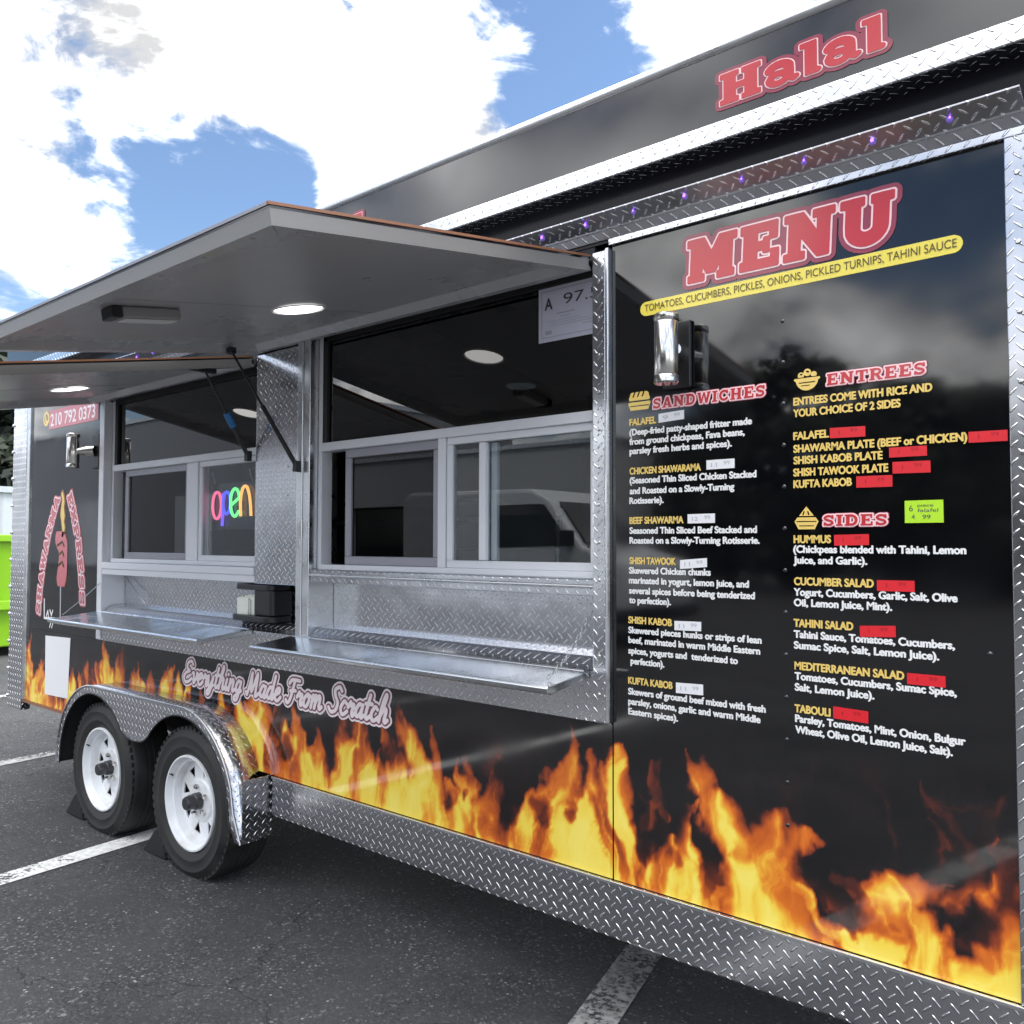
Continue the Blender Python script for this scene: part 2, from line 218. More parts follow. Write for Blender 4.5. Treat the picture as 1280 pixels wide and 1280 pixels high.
# ------------------------------------------------------------------ mesh helpers
class MB:
    def __init__(s): s.v = []; s.f = []
    def poly(s, pts):
        n = len(s.v); s.v += [tuple(p) for p in pts]; s.f.append(tuple(range(n, n+len(pts)))); return s
    def box(s, x0, x1, y0, y1, z0, z1):
        n = len(s.v); s.v += [(x, y, z) for z in (z0, z1) for y in (y0, y1) for x in (x0, x1)]
        s.f += [tuple(n+i for i in q) for q in ((0, 2, 3, 1), (4, 5, 7, 6), (0, 1, 5, 4), (2, 6, 7, 3), (0, 4, 6, 2), (1, 3, 7, 5))]; return s
    def obox(s, c, ax, ay, az):
        """box about c with half-axis vectors"""
        c = Vector(c); ax = Vector(ax); ay = Vector(ay); az = Vector(az); n = len(s.v)
        s.v += [tuple(c+i*ax+j*ay+k*az) for k in (-1, 1) for j in (-1, 1) for i in (-1, 1)]
        s.f += [tuple(n+i for i in q) for q in ((0, 2, 3, 1), (4, 5, 7, 6), (0, 1, 5, 4), (2, 6, 7, 3), (0, 4, 6, 2), (1, 3, 7, 5))]; return s
    def tube(s, pts, r, seg=10, caps=True):
        pts = [Vector(p) for p in pts]; rr = r if isinstance(r, (list, tuple)) else [r]*len(pts); n = len(s.v)
        for i, p in enumerate(pts):
            d = (pts[min(i+1, len(pts)-1)]-pts[max(i-1, 0)]).normalized(); a = d.orthogonal().normalized() if i == 0 else (pa - d*pa.dot(d)).normalized(); pa = a; c = d.cross(a)
            s.v += [tuple(p+rr[i]*(math.cos(2*math.pi*k/seg)*a+math.sin(2*math.pi*k/seg)*c)) for k in range(seg)]
        for i in range(len(pts)-1):
            for k in range(seg): s.f.append((n+i*seg+k, n+i*seg+(k+1) % seg, n+(i+1)*seg+(k+1) % seg, n+(i+1)*seg+k))
        if caps: s.f.append(tuple(n+k for k in range(seg))[::-1]); s.f.append(tuple(n+(len(pts)-1)*seg+k for k in range(seg)))
        return s
    def lathe(s, prof, c, axis='y', seg=48, closed=False):
        """prof: (radius, offset along the axis)"""
        n = len(s.v); c = Vector(c); m = len(prof)
        for k in range(seg):
            a = 2*math.pi*k/seg; ca, sa = math.cos(a), math.sin(a)
            for r, h in prof: s.v.append(tuple(c+(Vector((r*ca, h, r*sa)) if axis == 'y' else Vector((r*ca, r*sa, h)))))
        for k in range(seg):
            for i in range(m if closed else m-1):
                j = (i+1) % m; s.f.append((n+k*m+i, n+k*m+j, n+((k+1) % seg)*m+j, n+((k+1) % seg)*m+i))
        return s
    def prism(s, outline, y0, y1):
        """outline (x,z) swept along y"""
        n = len(s.v); k = len(outline); s.v += [(x, y0, z) for x, z in outline]+[(x, y1, z) for x, z in outline]
        s.f.append(tuple(range(n, n+k))); s.f.append(tuple(range(n+k, n+2*k))[::-1])
        for i in range(k): j = (i+1) % k; s.f.append((n+i, n+k+i, n+k+j, n+j))
        return s
    def build(s, name, m, parent=None, bevel=0, smooth=None, uv=True, kind=None, fix=True):
        me = bpy.data.meshes.new(name); me.from_pydata(s.v, [], s.f); me.validate()
        if fix:
            b = bmesh.new(); b.from_mesh(me)
            if smooth is not None: bmesh.ops.remove_doubles(b, verts=b.verts, dist=1e-5)
            bmesh.ops.recalc_face_normals(b, faces=b.faces); b.to_mesh(me); b.free()
        return link(name, me, m, parent, bevel, smooth, uv, kind)
def box_uv(me):
    ul = me.uv_layers.new(name='UVMap'); co = [v.co for v in me.vertices]; k = 0
    for p in me.polygons:
        n = p.normal; a = max(range(3), key=lambda i: abs(n[i]))
        for li in p.loop_indices:
            c = co[me.loops[li].vertex_index]
            ul.data[li].uv = (c.y, c.z) if a == 0 else (c.x, c.z) if a == 1 else (c.x, c.y)
BASE = {}
def link(name, me, m, parent=None, bevel=0, smooth=None, uv=True, kind=None):
    if m: me.materials.append(m)
    if uv and not me.uv_layers: box_uv(me)
    o = bpy.data.objects.new(name, me); COL.objects.link(o)
    if parent:
        o.parent = parent; b = BASE.get(parent.name)
        if b is not None: o.location = -b
    if smooth is not None:
        for p in me.polygons: p.use_smooth = True
        try: me.set_sharp_from_angle(angle=R(smooth))
        except Exception: pass
    if bevel:
        bv = o.modifiers.new('bevel', 'BEVEL'); bv.width = bevel; bv.segments = 2; bv.limit_method = 'ANGLE'; bv.angle_limit = R(40)
    if kind: o['kind'] = kind
    return o
def thing(name, label, cat, loc=(0, 0, 0), group=None):
    o = bpy.data.objects.new(name, None); COL.objects.link(o); o.location = loc; BASE[o.name] = Vector(loc); o.empty_display_size = .1
    o['label'] = label; o['category'] = cat
    if group: o['group'] = group
    return o
def tag(o, label, cat, group=None):
    o['label'] = label; o['category'] = cat
    if group: o['group'] = group
    return o
# -------- lettering: strokes -> distance field -> contours -> filled faces
def seg_d(x, y, p, q):
    ax, ay = p; bx, by = q; dx, dy = bx-ax, by-ay; L = dx*dx+dy*dy+1e-12
    u = np.clip(((x-ax)*dx+(y-ay)*dy)/L, 0, 1); return np.hypot(x-ax-u*dx, y-ay-u*dy)
def poly_sd(x, y, pts):
    d = np.full(x.shape, 1e9); ins = np.zeros(x.shape, bool)
    for i in range(len(pts)):
        p = pts[i]; q = pts[(i+1) % len(pts)]; d = np.minimum(d, seg_d(x, y, p, q))
        c = (p[1] > y) != (q[1] > y); xi = p[0]+(y-p[1])/(q[1]-p[1]+1e-12)*(q[0]-p[0]); ins ^= c & (x < xi)
    return np.where(ins, -d, d)
def cat_rom(P, n=6):
    if len(P) < 3: return P
    Q = [P[0]]+list(P)+[P[-1]]; out = []
    for i in range(1, len(Q)-2):
        for k in range(n):
            t = k/n; out.append(tuple(.5*(2*Q[i][j]+(Q[i+1][j]-Q[i-1][j])*t+(2*Q[i-1][j]-5*Q[i][j]+4*Q[i+1][j]-Q[i+2][j])*t*t+(3*Q[i][j]-Q[i-1][j]-3*Q[i+1][j]+Q[i+2][j])*t**3) for j in (0, 1)))
    return out+[P[-1]]
def field(shapes, bounds, res):
    x0, y0, x1, y1 = bounds; xs = np.arange(x0, x1, res); ys = np.arange(y0, y1, res); X, Y = np.meshgrid(xs, ys); F = np.full(X.shape, 1e3)
    for sh in shapes:
        if sh[0] == 's':
            r = sh[2]
            for p, q in zip(sh[1][:-1], sh[1][1:]):
                sx = slice(max(0, int((min(p[0], q[0])-r-.35-x0)/res)), max(0, int((max(p[0], q[0])+r+.35-x0)/res)+1))
                F[:, sx] = np.minimum(F[:, sx], seg_d(X[:, sx], Y[:, sx], p, q)-r)
        elif sh[0] == 'p':
            xx = [p[0] for p in sh[1]]; sx = slice(max(0, int((min(xx)-.35-x0)/res)), max(0, int((max(xx)+.35-x0)/res)+1))
            F[:, sx] = np.minimum(F[:, sx], poly_sd(X[:, sx], Y[:, sx], sh[1]))
        elif sh[0] == 'cut': F = np.maximum(F, -poly_sd(X, Y, sh[1]))
        elif sh[0] == 'cuts':
            for p, q in zip(sh[1][:-1], sh[1][1:]): F = np.maximum(F, -(seg_d(X, Y, p, q)-sh[2]))
    return xs, ys, F
def contours(xs, ys, F, lev):
    A = np.pad(F, 1, constant_values=1e3)-lev; dx = xs[1]-xs[0]; gx = lambda i: xs[0]+(i-1)*dx; gy = lambda j: ys[0]+(j-1)*dx
    S = A < 0; cell = S[:-1, :-1]*1+S[:-1, 1:]*2+S[1:, 1:]*4+S[1:, :-1]*8; nxt = {}; pos = {}
    def ep(e, j, i):
        if e == 0: k = ('h', j, i); a, b = A[j, i], A[j, i+1]; P = lambda t: (gx(i)+t*dx, gy(j))
        elif e == 2: k = ('h', j+1, i); a, b = A[j+1, i], A[j+1, i+1]; P = lambda t: (gx(i)+t*dx, gy(j+1))
        elif e == 3: k = ('v', j, i); a, b = A[j, i], A[j+1, i]; P = lambda t: (gx(i), gy(j)+t*dx)
        else: k = ('v', j, i+1); a, b = A[j, i+1], A[j+1, i+1]; P = lambda t: (gx(i+1), gy(j)+t*dx)
        if k not in pos: a = max(min(a, 2*dx), -2*dx); b = max(min(b, 2*dx), -2*dx); pos[k] = P(a/(a-b))
        return k
    T = {1: [(3, 0)], 2: [(0, 1)], 3: [(3, 1)], 4: [(1, 2)], 5: [(3, 0), (1, 2)], 6: [(0, 2)], 7: [(3, 2)], 8: [(2, 3)], 9: [(2, 0)], 10: [(0, 1), (2, 3)], 11: [(2, 1)], 12: [(1, 3)], 13: [(1, 0)], 14: [(0, 3)]}
    for j, i in np.argwhere((cell > 0) & (cell < 15)):
        for a, b in T[int(cell[j, i])]: nxt[ep(a, j, i)] = ep(b, j, i)
    loops = []
    while nxt:
        k0, k = nxt.popitem(); L = [pos[k0]]
        while k != k0 and k in nxt: L.append(pos[k]); k = nxt.pop(k)
        if len(L) > 5: loops.append(simplify(L, dx*.12))
    return loops
def simplify(L, tol):
    out = [L[0]]
    for i in range(1, len(L)-1):
        a, b, c = out[-1], L[i], L[i+1]; l = math.hypot(c[0]-a[0], c[1]-a[1])+1e-12
        if abs((c[0]-a[0])*(b[1]-a[1])-(c[1]-a[1])*(b[0]-a[0]))/l > tol or math.hypot(b[0]-a[0], b[1]-a[1]) > tol*60: out.append(b)
    return out+[L[-1]]
def fill_mesh(name, loops, mtx, extrude=0.):
    c = bpy.data.curves.new(name, 'CURVE'); c.dimensions = '2D'; c.fill_mode = 'BOTH'; c.extrude = extrude
    for L in loops:
        sp = c.splines.new('POLY'); sp.points.add(len(L)-1); sp.use_cyclic_u = True
        for p, q in zip(sp.points, L): p.co = (q[0], q[1], 0, 1)
    o = bpy.data.objects.new(name, c); me = bpy.data.meshes.new_from_object(o); me.name = name
    bpy.data.objects.remove(o); bpy.data.curves.remove(c); me.transform(mtx); me.materials.clear()
    while me.uv_layers: me.uv_layers.remove(me.uv_layers[0])
    return me
def wall_mtx(x, y, z, sx, sz, tilt=0.):
    """local (x,y) drawing -> the wall plane that faces -Y"""
    return Matrix(((sx, 0, 0, x), (0, 0, -1, y), (sx*tilt, sz, 0, z), (0, 0, 0, 1)))
def lettering(name, shapes, mtx, layers, parent, y_step=.0012, res=.02, pad=.45):
    """layers: (offset, material) from the back to the front"""
    xs = [p[0] for s in shapes for p in s[1]]; ys = [p[1] for s in shapes for p in s[1]]
    fx, fy, F = field(shapes, (min(xs)-pad, min(ys)-pad, max(xs)+pad, max(ys)+pad), res)
    for k, (off, mm) in enumerate(layers):
        me = fill_mesh(name, contours(fx, fy, F, off), mtx); me.transform(Matrix.Translation((0, -.001-k*y_step, 0))); link(name, me, mm, parent, uv=False)
def bfont(body, offset=.012):
    c = bpy.data.curves.new('t', 'FONT'); c.body = body; c.size = 1; c.offset = offset; o = bpy.data.objects.new('t', c)
    me = bpy.data.meshes.new_from_object(o); bpy.data.objects.remove(o); bpy.data.curves.remove(c)
    v = np.zeros(len(me.vertices)*3); me.vertices.foreach_get('co', v); v = v.reshape(-1, 3); f = [tuple(p.vertices) for p in me.polygons]; bpy.data.meshes.remove(me); return v, f
def text_lines(name, lines, cap, mm, parent, y, bold=.012, heavy=.0):
    """lines: (text, x left, z baseline, x right[, cap height, tilt]) set flat on the wall, all in one print"""
    mb = MB()
    for L in lines:
        body, xl, zb, xr = L[:4]; ch = L[4] if len(L) > 4 else cap; tilt = L[5] if len(L) > 5 else 0
        v, f = bfont(body, bold); a, b_ = v[:, 0].min(), v[:, 0].max(); sx = (xr-xl)/(b_-a); sz = ch/.70
        for k, (ox, oz) in enumerate(((-1, 0), (1, 0), (0, 1), (0, -1)) if heavy else ((0, 0),)):      # passes a hair apart make the face bold
            n = len(mb.v); dx = ox*heavy*sz; dz = oz*heavy*sz*.6
            mb.v += [(xl+(p[0]-a)*sx+dx, y-.0002*k, zb+p[1]*sz+dz+tilt*(p[0]-a)*sx) for p in v]; mb.f += [tuple(n+i for i in q) for q in f]
    return mb.build(name, mm, parent, uv=False, fix=False)
# slab letters, one unit tall: ('s', points, radius) round strokes, ('p', points) solid shapes
def bx(x0, y0, x1, y1): return ('p', [(x0, y0), (x1, y0), (x1, y1), (x0, y1)])
def arc(cx, cy, rx, ry, a0, a1, n=14): return [(cx+rx*math.cos(R(a0+(a1-a0)*k/n)), cy+ry*math.sin(R(a0+(a1-a0)*k/n))) for k in range(n+1)]
SLAB = {
 'M': (1.22, [bx(.10, 0, .36, 1), bx(.84, 0, 1.10, 1), ('p', [(.10, 1), (.40, 1), (.70, .42), (.60, .16), (.50, .16)]), ('p', [(1.10, 1), (.80, 1), (.50, .42), (.60, .16), (.70, .16)]), bx(.04, 0, .42, .13), bx(.78, 0, 1.16, .13), bx(0, .86, .2, 1), bx(1.0, .86, 1.2, 1)]),
 'E': (.92, [bx(.10, 0, .38, 1), bx(.02, .84, .84, 1), bx(.1, .42, .66, .58), bx(.02, 0, .88, .17), bx(.70, .64, .84, 1), bx(.74, 0, .88, .36), bx(.56, .34, .66, .66)]),
 'N': (1.10, [bx(.12, 0, .34, 1), bx(.74, 0, .96, 1), ('p', [(.1, 1), (.40, 1), (.96, .12), (.96, 0), (.74, 0), (.12, .86)]), bx(.02, .87, .2, 1), bx(.02, 0, .44, .13), bx(.64, .87, 1.06, 1)]),
 'U': (1.08, [('s', [(.26, .88)]+arc(.54, .36, .28, .25, 180, 360)+[(.82, .88)], .125), bx(.02, .86, .46, 1), bx(.64, .86, 1.04, 1)]),
 'H': (1.12, [bx(.12, 0, .40, 1), bx(.68, 0, .96, 1), bx(.2, .42, .9, .58), bx(.02, .87, .48, 1), bx(.60, .87, 1.06, 1), bx(.02, 0, .48, .13), bx(.60, 0, 1.06, .13)]),
 'a': (.84, [('s', arc(.36, .48, .25, .18, 160, 0)+[(.61, .18)], .10), ('s', arc(.34, .21, .22, .16, 20, 380), .075), ('s', [(.61, .14), (.72, .06), (.78, .10)], .06), ('s', [(.1, .52), (.17, .53)], .07)]),
 'l': (.48, [bx(.12, 0, .36, 1), bx(.0, .88, .3, 1), ('s', [(.26, .07), (.40, .06)], .065)]),
 'S': (.86, [('s', [(.72, .72)]+arc(.42, .70, .27, .19, 20, 270, 12)+arc(.42, .29, .28, .19, 90, -160, 12), .10), bx(.64, .64, .78, .98), bx(.06, .02, .18, .34)]),
 'A': (1.02, [('p', [(.06, 0), (.30, 0), (.52, .72), (.52, 1), (.40, 1)]), ('p', [(.96, 0), (.70, 0), (.48, .72), (.48, 1), (.62, 1)]), bx(.26, .22, .76, .36), bx(0, 0, .38, .12), bx(.62, 0, 1.0, .12)]),
 'D': (1.0, [bx(.10, 0, .36, 1), ('s', [(.3, .90)]+arc(.48, .5, .34, .40, 90, -90)+[(.3, .10)], .11), bx(0, .86, .4, 1), bx(0, 0, .4, .14)]),
 'W': (1.34, [('p', [(.06, 1), (.32, 1), (.46, .3), (.46, 0), (.30, 0)]), ('p', [(.60, 1), (.74, 1), (.52, 0), (.34, 0)]), ('p', [(.60, 1), (.74, 1), (1.0, 0), (.82, 0)]), ('p', [(1.26, 1), (1.04, 1), (.86, .3), (.86, 0), (1.02, 0)]), bx(0, .88, .4, 1), bx(.94, .88, 1.32, 1)]),
 'I': (.52, [bx(.12, 0, .38, 1), bx(0, .86, .5, 1), bx(0, 0, .5, .14)]),
 'C': (.92, [('s', arc(.48, .5, .35, .39, 40, 320, 20), .11), bx(.68, .62, .82, .98)]),
 'T': (.92, [bx(.32, 0, .60, 1), bx(0, .84, .92, 1), bx(0, .62, .13, 1), bx(.79, .62, .92, 1), bx(.2, 0, .72, .12)]),
 'R': (1.0, [bx(.10, 0, .36, 1), ('s', [(.3, .91)]+arc(.54, .70, .24, .21, 90, -90)+[(.3, .49)], .09), ('p', [(.42, .48), (.66, .48), (.96, 0), (.68, 0)]), bx(0, .87, .4, 1), bx(0, 0, .44, .13), bx(.66, 0, 1.0, .12)]),
 'P': (.94, [bx(.10, 0, .36, 1), ('s', [(.3, .91)]+arc(.54, .69, .24, .22, 90, -90)+[(.3, .47)], .09), bx(0, .87, .4, 1), bx(0, 0, .44, .13)]),
 'X': (1.0, [('p', [(.04, 1), (.34, 1), (.96, 0), (.66, 0)]), ('p', [(.96, 1), (.66, 1), (.04, 0), (.34, 0)])]),
 ' ': (.45, [])}
def word(txt, gap=.06, slant=0.):
    out = []; x = 0
    for ch in txt:
        w, shp = SLAB[ch]
        for s in shp: out.append((s[0], [(p[0]+x+slant*p[1], p[1]) for p in s[1]], *s[2:]))
        x += w+gap
    return out, x-gap
# script skeletons (x height .5)
SCRIPT = {
 'E': (.66, [[(.60, .86), (.44, 1.0), (.2, .9), (.2, .66), (.42, .55), (.14, .42), (.05, .2), (.25, .0), (.5, .06), (.66, .2)]]),
 'v': (.42, [[(0, .46), (.10, .46), (.18, .02), (.34, .32), (.34, .5), (.44, .44)]]), 'e': (.40, [[(0, .2), (.26, .32), (.3, .48), (.16, .5), (.06, .3), (.12, .03), (.28, .0), (.42, .16)]]),
 'r': (.36, [[(0, .3), (.1, .52), (.12, .38), (.28, .44), (.24, .16), (.3, .0), (.4, .12)]]), 'y': (.44, [[(0, .48), (.06, .1), (.2, .02), (.34, .46)], [(.34, .48), (.26, -.2), (.1, -.36), (.04, -.2), (.42, .1)]]),
 't': (.30, [[(.16, .9), (.10, .2), (.18, 0), (.32, .12)], [(0, .56), (.32, .58)]]), 'h': (.44, [[(.06, .0), (.08, .6), (.16, 1.0), (.2, .86), (.06, .2)], [(.06, .2), (.22, .5), (.32, .42), (.30, .1), (.36, 0), (.46, .1)]]),
 'i': (.22, [[(.08, .48), (.06, .12), (.12, 0), (.24, .12)], [(.11, .70), (.12, .71)]]), 'n': (.46, [[(.06, 0), (.08, .5)], [(.07, .22), (.22, .5), (.32, .42), (.30, .1), (.36, 0), (.48, .1)]]),
 'g': (.44, [[(.34, .44), (.16, .5), (.05, .26), (.14, .03), (.30, .16), (.35, .48)], [(.35, .48), (.28, -.22), (.12, -.36), (.04, -.22), (.44, .1)]]),
 'M': (.86, [[(.02, .1), (.1, 0), (.16, .3), (.22, .95)], [(.22, .95), (.36, .15), (.58, .95), (.64, .1), (.70, 0), (.86, .14)]]), 'a': (.44, [[(.34, .44), (.16, .5), (.04, .24), (.14, .02), (.30, .16), (.35, .48)], [(.35, .48), (.32, .1), (.38, 0), (.46, .1)]]),
 'd': (.46, [[(.32, .44), (.16, .5), (.04, .24), (.14, .02), (.30, .16), (.38, .98)], [(.36, .5), (.34, .1), (.40, 0), (.48, .1)]]), 'F': (.62, [[(.06, .80), (.2, .96), (.64, .96)], [(.36, .94), (.28, .2), (.14, 0), (.02, .12)], [(.2, .5), (.5, .54)]]),
 'o': (.42, [[(.2, .5), (.05, .3), (.1, .03), (.26, .02), (.34, .3), (.2, .5), (.42, .42)]]), 'm': (.66, [[(.06, 0), (.08, .5)], [(.07, .22), (.2, .5), (.28, .42), (.26, 0)], [(.27, .22), (.4, .5), (.5, .42), (.5, .1), (.56, 0), (.66, .1)]]),
 'S': (.62, [[(.58, .86), (.42, 1.0), (.22, .86), (.3, .62), (.48, .4), (.44, .1), (.22, 0), (.04, .16)]]), 'c': (.38, [[(.3, .42), (.16, .5), (.04, .24), (.14, 0), (.28, .02), (.4, .14)]]), ' ': (.28, [])}
def script(txt, rad=.07, slant=.22):
    out = []; x = 0
    for ch in txt:
        w, st = SCRIPT[ch]
        for P in st: out.append(('s', cat_rom([(p[0]+x+slant*p[1], p[1]) for p in P], 5), rad))
        x += w+.03
    return out, x

# -------- the printed flames: a small procedural painter
def _lat(ix,iy,seed):
    n=(ix.astype(np.int64)*374761393+iy.astype(np.int64)*668265263+seed*144665)&0x7fffffff
    n=((n^(n>>13))*1274126177)&0x7fffffff
    return ((n^(n>>16))&0xffff)/65535.0
def vnoise(x,y,seed=0):
    ix=np.floor(x);iy=np.floor(y);fx=x-ix;fy=y-iy
    fx=fx*fx*fx*(fx*(fx*6-15)+10);fy=fy*fy*fy*(fy*(fy*6-15)+10)
    a=_lat(ix,iy,seed);b=_lat(ix+1,iy,seed);c=_lat(ix,iy+1,seed);d=_lat(ix+1,iy+1,seed)
    return (a+(b-a)*fx)*(1-fy)+(c+(d-c)*fx)*fy
def fbm(x,y,seed=0,o=4):
    s=0;a=.5;t=0
    for k in range(o):
        s=s+a*vnoise(x,y,seed+k*17);t+=a;a*=.5;x=x*2.03+5.1;y=y*2.03+1.7
    return s/t
# licks: (points (x,z), half widths, heats)
LICKS=[
 # menu panel
 ([(-.93,.48),(-.95,.60),(-1.03,.73),(-1.08,.83),(-1.10,.90)],[.075,.06,.045,.026,.006],[1.05,1.0,.85,.6,.3]),
 ([(-.84,.48),(-.92,.62),(-1.0,.72),(-1.05,.80)],[.06,.055,.045,.02],[.75,.7,.6,.45]),
 ([(-.78,.46),(-.86,.58),(-.90,.68),(-.84,.735),(-.76,.737)],[.06,.07,.06,.035,.012],[.72,.7,.66,.6,.4]),
 ([(-.60,.46),(-.72,.54),(-.84,.64),(-.88,.70)],[.035,.025,.018,.01],[1.0,.95,.8,.6]),
 ([(-.66,.47),(-.62,.56),(-.60,.63),(-.54,.68),(-.49,.71)],[.06,.05,.045,.03,.006],[1.0,.98,.95,.85,.6]),
 ([(-.55,.47),(-.53,.56),(-.56,.64)],[.05,.045,.03],[1.02,.95,.8]),
 ([(-.64,.64),(-.69,.665),(-.74,.67)],[.02,.015,.006],[.55,.45,.3]),
 ([(-.36,.46),(-.36,.62),(-.365,.74),(-.37,.84)],[.05,.045,.035,.02],[1.1,1.05,.6,.38]),
 ([(-.40,.46),(-.41,.60),(-.43,.72),(-.455,.82),(-.50,.88),(-.53,.93)],[.05,.04,.025,.014,.008,.003],[.9,.72,.55,.42,.3,.2]),
 ([(-.36,.80),(-.40,.87),(-.38,.91)],[.03,.025,.01],[.3,.22,.15]),
 ([(-.50,.46),(-.44,.52),(-.36,.54)],[.06,.055,.05],[1.1,1.05,1.0]),
 ([(-.49,.665),(-.45,.70),(-.44,.76)],[.025,.02,.006],[.55,.5,.25]),
 ([(-1.13,.47),(-1.13,.60),(-1.12,.68),(-1.10,.78)],[.07,.05,.02,.006],[1.05,1.0,.75,.5]),
 ([(-1.22,.48),(-1.20,.58),(-1.15,.66)],[.05,.04,.02],[.85,.9,.7]),
 ([(-1.33,.47),(-1.33,.60),(-1.34,.70),(-1.35,.80),(-1.345,.86)],[.05,.05,.05,.035,.01],[.95,.95,1.0,.85,.5]),
 ([(-1.25,.70),(-1.22,.76),(-1.23,.83),(-1.21,.87)],[.02,.018,.012,.005],[.3,.3,.25,.15]),
 ([(-1.18,.73),(-1.22,.74),(-1.28,.77)],[.012,.014,.008],[.35,.35,.25]),
 ([(-1.0,.46),(-1.10,.52),(-1.18,.55)],[.03,.03,.02],[.9,.85,.7]),
 # serving side
 ([(-1.42,.48),(-1.40,.60),(-1.39,.72),(-1.42,.80)],[.06,.05,.04,.01],[1.0,.95,.75,.45]),
 ([(-1.56,.47),(-1.57,.60),(-1.54,.72),(-1.52,.82),(-1.51,.92)],[.09,.07,.045,.025,.006],[.95,.85,.65,.55,.3]),
 ([(-1.48,.52),(-1.47,.64),(-1.44,.74),(-1.46,.84)],[.04,.035,.025,.008],[1.05,1.0,.8,.45]),
 ([(-1.70,.47),(-1.68,.58),(-1.62,.66),(-1.58,.70)],[.06,.05,.03,.012],[1.0,.9,.75,.5]),
 ([(-1.82,.48),(-1.84,.60),(-1.82,.70),(-1.85,.79)],[.05,.04,.025,.008],[.85,.6,.42,.2]),
 ([(-1.86,.74),(-1.82,.80),(-1.78,.79)],[.022,.02,.008],[.28,.3,.18]),
 ([(-1.94,.47),(-1.95,.58),(-1.92,.68),(-1.95,.77)],[.06,.05,.03,.008],[1.05,.9,.55,.3]),
 ([(-2.09,.47),(-2.10,.60),(-2.08,.72),(-2.07,.81)],[.055,.045,.03,.008],[.95,.7,.5,.28]),
 ([(-2.18,.48),(-2.16,.60),(-2.18,.70),(-2.23,.79),(-2.26,.85)],[.065,.065,.055,.03,.006],[1.0,1.0,.95,.75,.4]),
 ([(-2.30,.47),(-2.29,.60),(-2.30,.70),(-2.34,.77),(-2.355,.84)],[.06,.05,.03,.02,.005],[1.0,.95,.8,.6,.35]),
 ([(-2.42,.47),(-2.42,.60),(-2.45,.70),(-2.48,.78),(-2.50,.83)],[.08,.065,.045,.03,.006],[1.05,1.0,.8,.6,.35]),
 ([(-2.58,.47),(-2.55,.58),(-2.53,.68),(-2.58,.78),(-2.60,.84)],[.07,.07,.055,.035,.008],[1.0,1.0,.95,.8,.4]),
 ([(-2.70,.48),(-2.72,.58),(-2.70,.66),(-2.73,.72)],[.06,.05,.025,.008],[.95,.85,.65,.4]),
 ([(-2.84,.47),(-2.85,.56),(-2.84,.66),(-2.87,.74),(-2.88,.79)],[.07,.055,.04,.025,.006],[.95,.95,.85,.65,.35]),
 ([(-3.00,.48),(-3.0,.58),(-3.04,.66),(-3.05,.74)],[.06,.045,.03,.006],[.95,.9,.75,.4]),
 ([(-3.12,.50),(-3.10,.58),(-3.16,.68),(-3.22,.77)],[.05,.05,.045,.01],[1.0,1.0,.95,.55]),
 ([(-3.26,.55),(-3.22,.64),(-3.29,.73),(-3.34,.79)],[.055,.05,.04,.01],[1.0,1.05,.95,.55]),
 ([(-3.42,.55),(-3.42,.68),(-3.44,.76),(-3.43,.84)],[.05,.05,.03,.006],[1.0,.9,.65,.3]),
 ([(-3.56,.60),(-3.58,.72),(-3.60,.80)],[.05,.035,.008],[.95,.7,.35]),
 ([(-3.78,.60),(-3.79,.74),(-3.80,.83),(-3.79,.87)],[.05,.035,.015,.005],[1.0,.85,.6,.3]),
 ([(-3.92,.60),(-3.93,.72),(-3.90,.80),(-3.84,.86)],[.07,.06,.03,.008],[1.0,1.0,.7,.35]),
 ([(-4.06,.62),(-4.06,.74),(-4.07,.82)],[.06,.04,.012],[.75,.55,.3]),
 ([(-4.26,.6),(-4.22,.74),(-4.25,.82)],[.06,.05,.012],[.95,.8,.4]),
 ([(-4.38,.6),(-4.40,.74),(-4.37,.84),(-4.35,.93)],[.07,.06,.045,.008],[.95,.95,.7,.35]),
 ([(-4.50,.6),(-4.53,.74),(-4.57,.85),(-4.585,.94)],[.07,.06,.04,.008],[1.0,.9,.65,.3]),
 ([(-4.64,.6),(-4.66,.72),(-4.62,.80)],[.08,.07,.02],[1.05,1.0,.6]),
 ([(-4.78,.6),(-4.80,.72),(-4.78,.80)],[.06,.04,.008],[.75,.5,.25]),
 ([(-4.98,.5),(-4.98,.64),(-4.97,.74)],[.08,.06,.02],[.9,1.0,.6]),
 ([(-5.16,.5),(-5.18,.58),(-5.20,.66)],[.07,.05,.012],[.85,.65,.35]),
 ([(-5.32,.5),(-5.36,.62),(-5.40,.74)],[.07,.06,.02],[1.0,1.0,.6]),
 ([(-5.46,.5),(-5.48,.62),(-5.43,.70),(-5.36,.76)],[.06,.05,.03,.01],[1.0,1.0,.85,.4]),
 ([(-5.60,.5),(-5.60,.66),(-5.57,.78),(-5.55,.90)],[.06,.06,.03,.006],[1.05,1.0,.7,.3]),
]
_r=np.random.RandomState(12)
_x=-5.58
while _x<-.40:
    _w=.016+.024*_r.rand();_h=(.07+.20*_r.rand()**1.5)*(1. if _x<-1.4 else .8);_t=(_r.rand()-.62)*.13;_b=.50 if not -4.85<_x<-3.05 else .62
    LICKS.append(([(_x,_b-.02),(_x+_t*.15,_b+_h*.4),(_x+_t*.9,_b+_h*.78),(_x+_t*.75,_b+_h)],[_w*1.25,_w,_w*.55,_w*.15],[.85+.2*_r.rand(),.8,.62,.32]))
    _x+=.055+.085*_r.rand()
